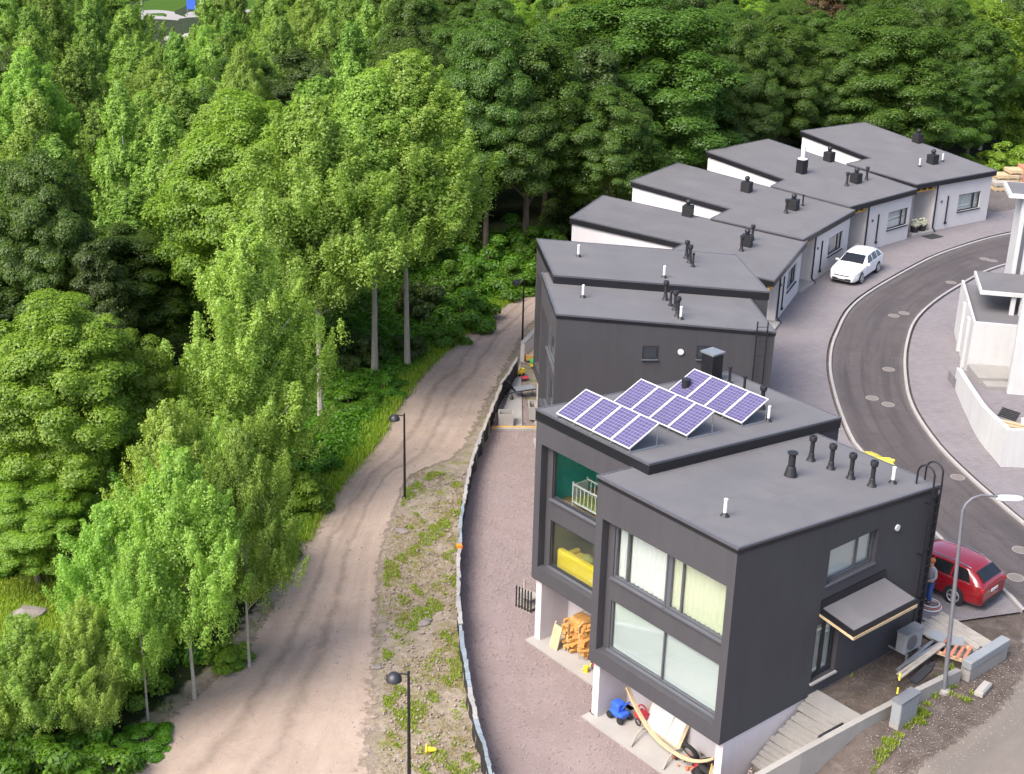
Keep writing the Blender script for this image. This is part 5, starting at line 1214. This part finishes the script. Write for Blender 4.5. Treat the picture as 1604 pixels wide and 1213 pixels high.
skinned("sweater", [(0, 0, .92, (.15, .19)), (0, 0, 1.1, (.15, .18)), (.01, 0, 1.34, (.14, .19)), (.02, 0, 1.44, .08), (0, .18, 1.37, .075), (.03, .255, 1.10, .065), (.19, .15, .985, .05), (0, -.18, 1.37, .075), (.02, -.255, 1.10, .065), (.17, -.16, .985, .05)],
    [(0, 1), (1, 2), (2, 3), (2, 4), (4, 5), (5, 6), (2, 7), (7, 8), (8, 9)], "knit_grey", t)
skinned("jeans", [(0, 0, .95, (.13, .16)), (0, .09, .84, .105), (.03, .1, .48, .082), (0, .1, .10, .072), (0, -.09, .84, .105), (0, -.1, .48, .082), (-.04, -.1, .10, .072)], [(0, 1), (1, 2), (2, 3), (0, 4), (4, 5), (5, 6)], "denim", t)
MB().ball((.045, 0, 1.69), .115, 14, 9, (1.08, .95, .82)).build("hair", "hair_ginger", t, smooth=True)
for s in (-1, 1):
    MB().ball((.145, s * .035, 1.635), .014, 8, 6).build("eye", "shoe_black", t); MB().ball((.06, s * .095, 1.62), .03, 8, 6, (.6, .35, 1)).build("ear", "skin", t)
    h = MB()
    for q in range(4): h.tube([(.27, s * (.1 - .016 * q), .985 - .004 * q), (.32, s * (.085 - .016 * q), .97), (.335, s * (.075 - .016 * q), .935)], [.011, .010, .008], 6)
    h.tube([(.25, s * .075, .99), (.29, s * .05, 1.0)], [.012, .009], 6); h.build("hand", "skin", t)
    MB().ball((.06 if s > 0 else .02, s * .1, .045), .06, 10, 7, (2.2, .85, .75)).build("shoe", "shoe_black", t, smooth=True)
MB().ball((.165, 0, 1.605), .018, 8, 6, (1, .8, 1.3)).build("nose", "skin", t); MB().ball((.150, 0, 1.565), .02, 8, 6, (.5, 1.2, .35)).build("mouth", "lamp_red", t)
P = atz((1456, 949), .075); t = thing("hose_ring", "pale hose lying in rings at the feet of the person", "hose", (P[0], P[1], .085))
for i in range(3): MB().torus((.03 * i, .04 * i, .03 * i), .40 - .05 * i, .018, 26, 6).build("loop", "white_pipe" if i != 1 else "terracotta", t)

# ------------------------------------------------------------------ street: manhole covers
cov = MB().lathe([(.27, 0), (.27, .012), (.02, .013)], n=22).mesh("cover", "iron_cover"); rim = MB().torus((0, 0, .006), .29, .02, 24, 6, 'Z', .4).mesh("rim", "concrete")
for p, lab in [((1400, 495), "left one of the paired manhole covers halfway down the street"), ((1416, 491), "right one of the paired manhole covers halfway down the street"), ((1392, 579), "manhole cover alone in the middle of the bend"), ((1366, 624), "yellowish manhole cover nearest the left kerb below the bend"),
               ((1391, 634), "pale manhole cover in mid street below the bend"), ((1542, 406), "left one of the paired manhole covers at the far end of the street"), ((1555, 409), "right one of the paired manhole covers at the far end of the street"), ((1490, 443), "manhole cover beside the right kerb near the white building"),
               ((1500, 748), "manhole cover against the right kerb behind the nearest house"), ((1591, 905), "manhole cover in the street behind the red car"), ((1598, 862), "pale manhole cover at the right picture edge")]:
    P = atz(p, .004); t = thing("manhole_cover", lab, "manhole cover", (P[0], P[1], .008), 0, "manhole covers in the street"); inst("cover", cov, t); inst("rim", rim, t)

# ------------------------------------------------------------------ white building at the right edge
WR = -.2; t = thing("white_building", "tall bright white modern building cut by the right picture edge", "building", (22.4, 64.5, 0))
def wb(nm, x, y, dx, dy, z0, z1, mat, par=t):   # front left corner in the world, then size along the building's own directions
    return MB().b2(0, dx, 0, dy, z0, z1).build(nm, mat, par, (x - 22.4, y - 64.5, 0), WR)
def off(x, y, a, b): c, s_ = math.cos(WR), math.sin(WR); return x + a * c - b * s_, y + a * s_ + b * c
wb("wall", 22.46, 64.66, 5.5, 6.9, 0.05, 2.74, "bright_plaster"); wb("roof", *off(22.46, 64.66, .12, .12), 5.3, 6.7, 2.74, 2.80, "roof_felt")
wb("parapet", 22.46, 64.66, .12, 6.9, 2.74, 2.98, "bright_plaster"); wb("parapet", *off(22.46, 64.66, .12, 0), 5.3, .12, 2.74, 2.98, "bright_plaster")
for y in (1.2, 3.6): wb("fin", *off(22.46, 64.66, -.14, y), .14, .4, .1, 2.7, "bright_plaster")
wb("canopy", 23.2, 66.5, 7, 3.4, 3.80, 4.00, "bright_plaster"); wb("canopy_felt", *off(23.2, 66.5, .1, .1), 6.8, 3.2, 4.0, 4.03, "roof_felt")
wb("column", *off(23.2, 66.5, 1.55, .15), .22, .22, 2.8, 3.8, "bright_plaster"); wb("column", *off(23.2, 66.5, 2.0, .15), .3, .3, 2.8, 3.8, "bright_plaster")
wb("tall_wall", 23.44, 61.4, 6, .35, .0, 5.2, "bright_plaster"); wb("side_wall", *off(23.44, 61.4, 1.2, .35), 4.8, 3.0, .0, 5.2, "bright_plaster")
wb("tower_wall", 25.86, 70, 6, 2.2, 0, 7.9, "bright_plaster"); wb("tower_roof", *off(25.86, 70, -.75, -.3), 8, 2.8, 7.9, 8.12, "bright_plaster"); wb("tower_roof_felt", *off(25.86, 70, -.6, -.15), 7.7, 2.5, 8.12, 8.14, "roof_felt")
for x in (.22, .62): wb("window", *off(25.86, 70, x, -.03), .2, .03, 1.0, 7.4, "frame_grey")
wb("window", *off(23.44, 61.4, .9, -.03), 1.0, .03, .6, 2.4, "window_dark")
wp = catmull([(21.55, 63.4), (21.3, 61.5), (21.05, 59.3), (20.85, 57.0), (20.95, 54.4)], 3); n_ = len(wp)
for i in range(n_ - 1):
    a, b = wp[i], wp[i + 1]; h0, h1_ = 1.05 + .75 * i / (n_ - 1), 1.05 + .75 * (i + 1) / (n_ - 1); d = (b - a) / np.linalg.norm(b - a); nn = np.array([-d[1], d[0]]) * .22
    q = [a, b, b + nn, a + nn]; MB().hexa([(x - 22.4, y - 64.5, -.05) for x, y in q] + [(q[k][0] - 22.4, q[k][1] - 64.5, h0 if k in (0, 3) else h1_) for k in range(4)]).build("terrace_wall", "bright_plaster", t)
MB().b2(-1.45, 7.5, -10.3, -10.08, -.05, 1.8).build("terrace_wall", "bright_plaster", t)
MB().b2(-.9, 7.5, -10.05, -.2, .0, .55).build("terrace_floor", "block_paving", t); MB().b2(.0, 1.9, -1.9, -.1, .55, .85).build("step", "concrete", t); MB().b2(.2, 1.6, -2.6, -1.9, .55, .70).build("step", "concrete", t)
MB().b2(-.4, 0, -10.38, -10.3, 1.15, 1.3).build("wall_lamp", "frame_dark", t)
t2 = thing("timber_stack", "stack of pale slatted boards behind the white terrace wall", "timber", (22.1, 57.2, .55), -.5)
for i in range(9): MB().box((rw.uniform(-.05, .05), -.7 + i * .18, .06 + .03 * (i % 2)), (1.3, .10, .05), rw.uniform(-.06, .06)).build("board", "pale_timber", t2)
for i in range(6): MB().box((-.25, 1.2 + i * .2, .05), (.9, .04, .04), -.3).build("rod", "bumper_black", t2)
t2 = thing("white_box", "white box lying on the white building's terrace", "box", (23.4, 57.6, .55), .3); MB().b2(-.5, .5, -.25, .25, 0, .3).build("body", "white_plastic", t2, bevel=.03); MB().b2(-.52, .52, -.27, .27, .3, .34).build("lid", "white_plastic", t2)

# ------------------------------------------------------------------ small things at the pale houses
def flower_pot(fr, label, l, r_=.3, mat="mat_black", leaf="flower_white", hh=.3):
    t = loc_thing(fr, "flower_pot", label, "flower pot", l, 0, "flower pots at the doorsteps"); MB().lathe([(r_ * .75, 0), (r_, .42), (r_ * 1.05, .42), (r_ * .9, .40), (r_ * .6, .38)], n=16).build("pot", mat, t, smooth=True)
    q = np.random.default_rng(int(abs(l[0] * 100)) + 3); C = q.normal(0, 1, (500, 3)); C = unit(C) * q.uniform(.6, 1.05, (500, 1)) * [r_ * 1.15, r_ * 1.15, hh] + [0, 0, .42 + hh * .5]; C[:, 2] = np.maximum(C[:, 2], .4)
    o = inst("flowers", leaf_mesh("flowers", C, C - [0, 0, .4] + q.normal(0, .3, C.shape), q.uniform(.04, .07, 500), leaf, .7, q), t)
flower_pot(H8, "left black pot of white flowers at the farthest pale house's door", (-.35, .75, .2)); flower_pot(H8, "right black pot of white flowers at the farthest pale house's door", (-.35, 1.5, .2))
t = loc_thing(H8, "doormat", "black mat before the farthest pale house's doorstep", "mat", (.75, 1.3, .078)); MB().b2(-.4, .4, -.6, .6, 0, .02).build("pile", "mat_black", t); MB().b2(-.43, .43, -.63, .63, 0, .012).build("edge", "bumper_black", t)
flower_pot(H6, "pot of green leaves in the entrance recess nearest the white car's bonnet", (-.9, 1.0, .2), .32, "terracotta", "leaf_herb", .5)
flower_pot(H7, "dark leafy pot in the entrance recess behind the white car", (-1.1, .7, .2), .3, "mat_black", "leaf_dark", .6)
# timber stacks at the far end of the street
for k, (p, sx, n_, lab) in enumerate([((1572, 292), .85, 3, "left stack of pale timber crates beyond the last house"), ((1592, 291), .95, 4, "right stack of pale timber crates beyond the last house"), ((1562, 297), .5, 2, "small low timber stack at the last house's corner")]):
    P = atz(p, .08); t = thing("timber_crate", lab, "timber stack", (P[0], P[1], .08), .1, "timber stacks in the asphalt yard")
    for j in range(n_):
        MB().b2(-sx, sx, -.6, .6, j * .34 + .06, j * .34 + .30).build("plank_layer", "pale_timber" if (j + k) % 3 else "weathered_timber", t)
        for x in (-sx + .1, 0, sx - .1): MB().b2(x - .06, x + .06, -.62, .62, j * .34, j * .34 + .06).build("bearer", "weathered_timber", t)
P = atz((1603, 291), .08); t = thing("red_container", "dark red container with a white label at the right edge of the yard", "container", (P[0] + .8, P[1], .08)); MB().b2(-1.2, 2, -.8, .8, 0, 1.5).build("body", "terracotta", t); MB().b2(-1.0, -.5, -.815, -.8, .6, 1.1).build("label", "white_plastic", t)
t["label"] = "dark red container with a white panel at the right edge of the yard"

# ------------------------------------------------------------------ far background in the gap at the upper left
def far(p, z): P = atz(p, z); return P
t = None
for k, (p, hh, lab) in enumerate([((190, 40), 15, "left tall pale pole in the far gap at the top left"), ((224, 36), 13, "second tall pale pole in the far gap at the top left"), ((316, 30), 13, "right tall pale pole in the far gap near the blue sign")]):
    P = atz(p, -2.0); z = gx(P[0], P[1]); t = thing("far_pole", lab, "pole", (P[0], P[1], z), 0, "far pale poles"); MB().tube([(0, 0, 0), (0, 0, hh)], [.14, .08], 8).build("post", "white_plastic", t); MB().tube([(0, 0, hh - .2), (1.2, 0, hh)], .06, 6).build("arm", "white_plastic", t)
P = atz((300, 22), -2.0); z = gx(P[0], P[1]); t = thing("far_sign", "small blue sign on posts in the far gap at the top left", "sign", (P[0], P[1], z)); MB().b2(-.9, .9, -.05, .05, 1.2, 3.4).build("panel", "sign_blue", t).scale = (.7, 1, .7)
for x in (-.6, .6): MB().tube([(x, .1, 0), (x, .1, 3.4)], .06, 6).build("post", "galvanised", t)
A = [atz(p, -2.0) for p in [(120, 30), (225, 22), (290, 25), (420, 18)]]
strip("far_road", np.array([(q[0], q[1] - 4) for q in A]), np.array([(q[0], q[1] + 6) for q in A]), 20, 3, "concrete", .06, zfun=ground)
A = [atz(p, -2.0) for p in [(100, 8), (225, 2), (300, 4), (440, -2)]]
strip("far_lawn", np.array([(q[0], q[1] - 14) for q in A]), np.array([(q[0], q[1] + 60) for q in A]), 20, 4, "leaf_maple", .05, zfun=ground)
P = atz((262, 48), 0); rockm = MB().ball((0, 0, .1), .7, 10, 7, (1.8, 1.0, .7)); t = thing("pale_boulder", "pale boulder in the far gap at the top left", "boulder", (P[0], P[1] + 3, gx(P[0], P[1] + 3))); rockm.build("mass", "concrete", t); MB().ball((1.7, .4, .2), .7, 9, 6, (1.2, 1, .9)).build("spur", "concrete", t)
# ------------------------------------------------------------------ bushes one can tell apart
def bushat(kind, p, wpx, hm, label):
    P = atz(p, ZG); dist = np.linalg.norm(P - CAM); tree(kind, (P[0], P[1]), hm, wpx / 2 * dist / FPX, label, "bush", cat="bush")
for a in [('buA', (800, 452), 120, 2.6, "broad light green shrub overhanging the far path bend"), ('buA', (722, 505), 120, 2.8, "rounded green shrub beside the path below the long-trunked maple"), ('buA', (690, 535), 80, 2.0, "leafy shrub right of the tall aspen trunks"),
          ('buA', (840, 405), 90, 3.0, "light shrub behind the path end at the dark house"), ('buA', (545, 640), 110, 1.5, "low leafy shrub between the left and middle tall aspens"), ('buA', (600, 612), 80, 1.2, "low leafy shrub at the foot of the middle tall aspen"),
          ('buC', (455, 800), 120, 2.6, "yellow-green shrub right of the bright birch"), ('buA', (470, 735), 110, 2.0, "leafy green shrub left of the path bend"), ('buC', (360, 1035), 80, .9, "small bright green shrub at the foot of the young aspen"),
          ('buC', (425, 880), 90, 2.2, "shrub leaning over the path edge above the young aspen"), ('buA', (250, 1010), 150, 3.2, "green shrub behind the nearest aspen"), ('buC', (185, 1085), 140, 2.8, "olive shrub left of the nearest aspen"), ('buA', (90, 1150), 170, 3.2, "dark shrub in the lower left corner"),
          ('buC', (120, 1030), 120, 1.2, "olive shrub at the lower edge of the clearing"), ('buB', (15, 1090), 140, 2.0, "dark shrub cut by the left edge below the clearing"), ('buA', (225, 1165), 90, .8, "low grassy shrub at the bottom beside the sandy path"), ('buA', (20, 1235), 180, 2.8, "leafy shrub cut by the bottom left corner"),
          ('buA', (130, 1230), 150, 1.8, "low shrub cut by the bottom edge at left"), ('buA', (150, 905), 120, 2.4, "leafy green shrub on the upper edge of the clearing"), ('buA', (215, 900), 140, 3.0, "leafy green shrub right of the clearing"), ('buA', (320, 920), 130, 2.6, "green shrub behind the two young aspens"), ('buC', (205, 965), 90, 1.5, "pale green shrub at the right end of the clearing"),
          ('buB', (640, 560), 70, 1.6, "small dark shrub at the foot of the right tall aspen"), ('buA', (0, 885), 120, 1.8, "green shrub cut by the left edge above the clearing"),
          ('buA', (765, 432), 110, 3.4, "tall light shrub behind the far path bend"), ('buA', (705, 465), 100, 3.2, "tall shrub at the wood edge right of the aspens"), ('buB', (655, 500), 90, 3.0, "dark shrub behind the right tall aspen"), ('buA', (815, 395), 120, 3.6, "large shrub at the wood edge behind the far lamp"), ('buB', (880, 372), 100, 3.4, "dark shrub at the wood edge behind the far dark house"), ('buB', (560, 575), 100, 2.6, "dark shrub left of the middle tall aspen"), ('buA', (740, 452), 90, 2.6, "light shrub beneath the long-trunked maple")]: bushat(*a)
for p, lab in [((1588, 268), "olive shrub behind the right timber stack"), ((1545, 258), "shrub behind the farthest pale house's street corner"), ((1600, 250), "shrub at the right edge above the timber stacks"), ((1512, 246), "shrub behind the farthest pale house's roof"), ((1565, 240), "shrub under the weeping birch")]:
    P = atz(p, 0.0); tree('buC', (P[0], P[1]), 3.0, 2.3, lab, "bush", cat="bush")
for kind, p, pt, wpx, lab in [('yng', (60, 1190), (70, 960), 130, "small aspen sapling above the bottom left corner"), ('bir2', (150, 1160), (150, 930), 120, "slim birch sapling left of the nearest aspen"), ('yng', (232, 1130), (228, 850), 120, "slender aspen sapling just left of the nearest aspen"), ('bir2', (10, 1180), (0, 990), 110, "birch sapling cut by the left edge near the bottom")]:
    by_base(kind, p, pt, wpx, lab, "sapling")
# ------------------------------------------------------------------ undergrowth, grass and weeds
rg = np.random.default_rng(99)
def blades(name, XY, hgt_, wid, mat, lean=.35, label=None, zf=ground, cat=None):
    n = len(XY); z = zf(XY[:, 0], XY[:, 1]); a = rg.uniform(0, 6.28, n); h = hgt_ * rg.uniform(.5, 1.3, n); d = np.stack([np.cos(a), np.sin(a), np.zeros(n)], 1); s_ = np.stack([-np.sin(a), np.cos(a), np.zeros(n)], 1)
    B = np.stack([XY[:, 0], XY[:, 1], z - .02], 1); T = B + d * (h * lean)[:, None] + np.array([0, 0, 1.]) * h[:, None]; Mi = (B + T) / 2 - d * (h * lean * .12)[:, None]
    V = np.stack([B, Mi + s_ * wid, T, Mi - s_ * wid], 1).reshape(-1, 3)
    return tag(inst(name, fastmesh(name, V, np.arange(4 * n).reshape(n, 4), mat)), label, cat, kind="stuff")
PLr = resample(PATH_L, 500); dP = np.gradient(PLr, axis=0); nP = np.stack([-dP[:, 1], dP[:, 0]], 1); nP /= np.linalg.norm(nP, axis=1)[:, None]     # left of the path
def near_path(n, lo, hi, y0, y1, pw=1.0):
    k = rg.integers(0, 500, n * 2); d = lo + (hi - lo) * rg.uniform(0, 1, n * 2) ** pw; XY = PLr[k] + nP[k] * d[:, None] + rg.normal(0, .15, (n * 2, 2)); m_ = (XY[:, 1] > y0) & (XY[:, 1] < y1); return XY[m_][:n]
XY = near_path(150000, .35, 9.5, 47, 100, 1.3); keep = np.hypot(XY[:, 0] - CLR[0][0], XY[:, 1] - CLR[0][1]) > 3; XY = XY[keep]
hn = np.clip(.45 + .45 * vnoise(XY[:, 0], XY[:, 1], 1.3, 4), .08, 1.1); hn *= np.clip(seg_dist(XY[:, 0], XY[:, 1], PATH_L, False) / 1.6, .25, 1)
z = ground(XY[:, 0], XY[:, 1]) + hn * rg.uniform(.25, 1, len(XY)) ** .6
tag(inst("undergrowth", leaf_mesh("undergrowth", np.c_[XY, z], rg.normal(0, .45, (len(XY), 3)) + [0, 0, 1], rg.uniform(.07, .14, len(XY)), "leaf_herb", .6, rg)), "lush green undergrowth beneath the trees along the path", "undergrowth", kind="stuff")
XY = near_path(26000, 4, 24, 50, 100); z = ground(XY[:, 0], XY[:, 1]) + rg.uniform(.05, .5, len(XY))
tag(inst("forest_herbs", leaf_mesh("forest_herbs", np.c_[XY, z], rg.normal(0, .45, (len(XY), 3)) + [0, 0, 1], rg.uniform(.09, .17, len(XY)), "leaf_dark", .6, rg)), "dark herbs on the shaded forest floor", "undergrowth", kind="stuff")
XY = near_path(30000, -.25, 1.5, 50, 96, 1.4); blades("verge_grass", XY, .28, .016, "leaf_grass", .5, "yellow-green grass verge along the left edge of the path", cat="grass")
XY = np.concatenate([c_ + rg.normal(0, 1.5, (7000, 2)) * [1.6, 1.0] for c_ in CLR]); blades("clearing_grass", XY, .16, .014, "leaf_grass", .6, "dry yellow grass covering the clearing at left", cat="grass")
XY = near_path(9000, -.4, 3.2, 34, 50, 1.0); m_ = vnoise(XY[:, 0], XY[:, 1], .8, 3) > .25; blades("sand_tufts", XY[m_], .16, .014, "leaf_herb", .6, "scattered green tufts on the sandy edge of the path", cat="grass")
# weeds on the strip between path and fence
PRr = resample(PATH_R, 300); FNr = resample(FENCE, 300)
def strip_pts(n, y0, y1):
    yy = rg.uniform(y0, y1, n); xa = np.interp(yy, PRr[:, 1], PRr[:, 0]); o = np.argsort(FNr[:, 1]); xb = np.interp(yy, FNr[o, 1], FNr[o, 0]); return np.c_[xa + (xb - xa) * rg.uniform(.0, 1, n), yy]
def weed_pts(n, y0, y1, thr, sc=1.1):
    XY = strip_pts(n, y0, y1); v = vnoise(XY[:, 0] * 1.7, XY[:, 1], sc, 8) + .35 * vnoise(XY[:, 0], XY[:, 1], .35, 1); return XY[v > thr]
XY = weed_pts(60000, 33, 57, .30); blades("strip_weeds", XY, .09, .015, "leaf_grass", .7, "green weeds growing in patches between the path and the fence", cat="weeds")
XY = weed_pts(16000, 33, 57, .55, .9); z = ground(XY[:, 0], XY[:, 1]) + rg.uniform(.0, .05, len(XY))
tag(inst("strip_herbs", leaf_mesh("strip_herbs", np.c_[XY, z], rg.normal(0, .4, (len(XY), 3)) + [0, 0, 1], rg.uniform(.025, .05, len(XY)), "leaf_grass", .6, rg)), "low leafy weeds in clumps on the bare strip beside the path", "weeds", kind="stuff")
XY = strip_pts(9000, 33, 57); m_ = vnoise(XY[:, 0], XY[:, 1], 2.0, 14) > -.2; blades("strip_straw", XY[m_], .10, .012, "leaf_dry", .9, "thin dry straw on the bare strip beside the path", cat="weeds")
# weeds on the soil bed and along the retaining wall
def yard_pts(n, x0, x1, y0, y1): l = np.c_[rg.uniform(x0, x1, n), rg.uniform(y0, y1, n)]; return H1.o[:2] + l[:, :1] * H1.u[:2] + l[:, 1:] * H1.v[:2]
XY = yard_pts(4000, 4.5, 9.5, -1.9, -.1); m_ = vnoise(XY[:, 0], XY[:, 1], .7, 6) > .62; blades("bed_weeds", XY[m_], .14, .014, "leaf_grass", .6, "sparse weeds on the bare soil bed beside the nearest house", cat="weeds")
XY = yard_pts(6000, 3.0, 9.5, -3.3, -2.35); m_ = vnoise(XY[:, 0], XY[:, 1], .55, 9) > .35; blades("wall_weeds", XY[m_], .13, .014, "leaf_grass", .5, "weeds at the foot of the concrete retaining wall", cat="weeds")
XY = yard_pts(260, 4.6, 9.5, -1.9, -.1); blades("bed_straw", XY, .08, .006, "leaf_dry", 1.4, "dry stalks scattered on the soil bed", cat="weeds")
# ------------------------------------------------------------------ loose stones
def stones(name, XY, smin, smax, mat, label, zf=ground, lift=0.0):
    n = len(XY); s_ = rg.uniform(0, 1, n) ** 3 * (smax - smin) + smin; oct_ = np.array([(1, 0, 0), (0, 1, 0), (-1, 0, 0), (0, -1, 0), (0, 0, .7), (0, 0, -.5)], float)
    V = oct_[None] * s_[:, None, None] * rg.uniform(.6, 1.3, (n, 6, 1)); a = rg.uniform(0, 6.28, n); c, s2 = np.cos(a), np.sin(a)
    V = np.stack([V[..., 0] * c[:, None] - V[..., 1] * s2[:, None], V[..., 0] * s2[:, None] + V[..., 1] * c[:, None], V[..., 2]], -1)
    V += np.c_[XY, zf(XY[:, 0], XY[:, 1]) + lift + s_ * .25][:, None, :]
    T = np.array([(0, 1, 4), (1, 2, 4), (2, 3, 4), (3, 0, 4), (1, 0, 5), (2, 1, 5), (3, 2, 5), (0, 3, 5)]); F_ = (T[None] + (np.arange(n) * 6)[:, None, None]).reshape(-1, 3)
    return tag(inst(name, fastmesh(name, V.reshape(-1, 3), F_, mat)), label, "stones", kind="stuff")
flat = lambda x, y: np.full(np.shape(x), ZG)
GHr = resample(GHOUSE, 300); k = rg.integers(0, 300, 26000); FN3 = resample(FENCE, 300); w_ = rg.uniform(.02, 1, 26000)[:, None]; XY = FN3[k] * (1 - w_) + GHr[k] * w_
stones("gravel", XY, .012, .055, "stone_chip", "pinkish gravel chips strewn over the garden", flat, .008)
stones("strip_stones", strip_pts(2600, 33, 57), .012, .075, "stone_chip", "stones lying on the weedy strip beside the path")
PR2 = resample(PATH_R, 400); PL2 = resample(PATH_L, 400); k = rg.integers(0, 400, 3000); w_ = rg.beta(.5, .5, 3000)[:, None]; stones("path_stones", PL2[k] * (1 - w_) + PR2[k] * w_, .012, .05, "stone_chip", "small stones along the edges of the dirt path", flat)
stones("verge_stones", yard_pts(4000, 2.0, 12.0, -5.0, -2.4), .008, .032, "stone_chip", "gravel on the verge between the wall and the side road")
stones("bank_rubble", yard_pts(1500, -.3, 1.8, -1.6, -.1), .02, .10, "stone_chip", "rubble below the plank steps")
# rocks that stand alone
def rock(label, p, s_, seed):
    q = np.random.default_rng(seed); P = atz(p, ZG); z = gx(P[0], P[1]); b_ = MB().ball((0, 0, 0), s_, 11, 8, (1.4, 1.0, .32)); b_.v = [tuple(np.array(v) * (1 + .16 * math.sin(v[0] * 5 / s_ + seed) + .12 * math.cos(v[1] * 7 / s_ + seed * 2))) for v in b_.v]
    t = thing("rock", label, "rock", (P[0], P[1], z + s_ * .02), q.uniform(0, 3), "bare rocks"); b_.build("boulder", "rock", t, smooth=True); MB().ball((s_ * 1.1, s_ * .4, -.1), s_ * .5, 9, 6, (1, 1, .5)).build("fragment", "rock", t, smooth=True)
rock("flat pinkish rock outcrop in the grass clearing at left", (40, 962), .5, 3); rock("pale rock at the left edge below the clearing", (10, 1040), .45, 5); rock("flat pale stone in the weeds beside the fence", (665, 975), .22, 8); rock("dark stone by the path edge above the nearest lamp", (590, 1045), .16, 11); rock("dark flat stone in the weeds below the second lamp", (630, 832), .22, 13)
t = thing("road_cone", "yellow plastic marker lying at the bottom of the weedy strip", "marker", (*atz((668, 1178), ZG)[:2], ZG)); MB().lathe([(.12, 0), (.05, .3), (.03, .32)], n=10, axis='X').build("cone", "yellow_plastic", t, (0, 0, .1)); MB().lathe([(.16, -.02), (.16, .02)], n=10, axis='X').build("base", "yellow_plastic", t, (0, 0, .12))
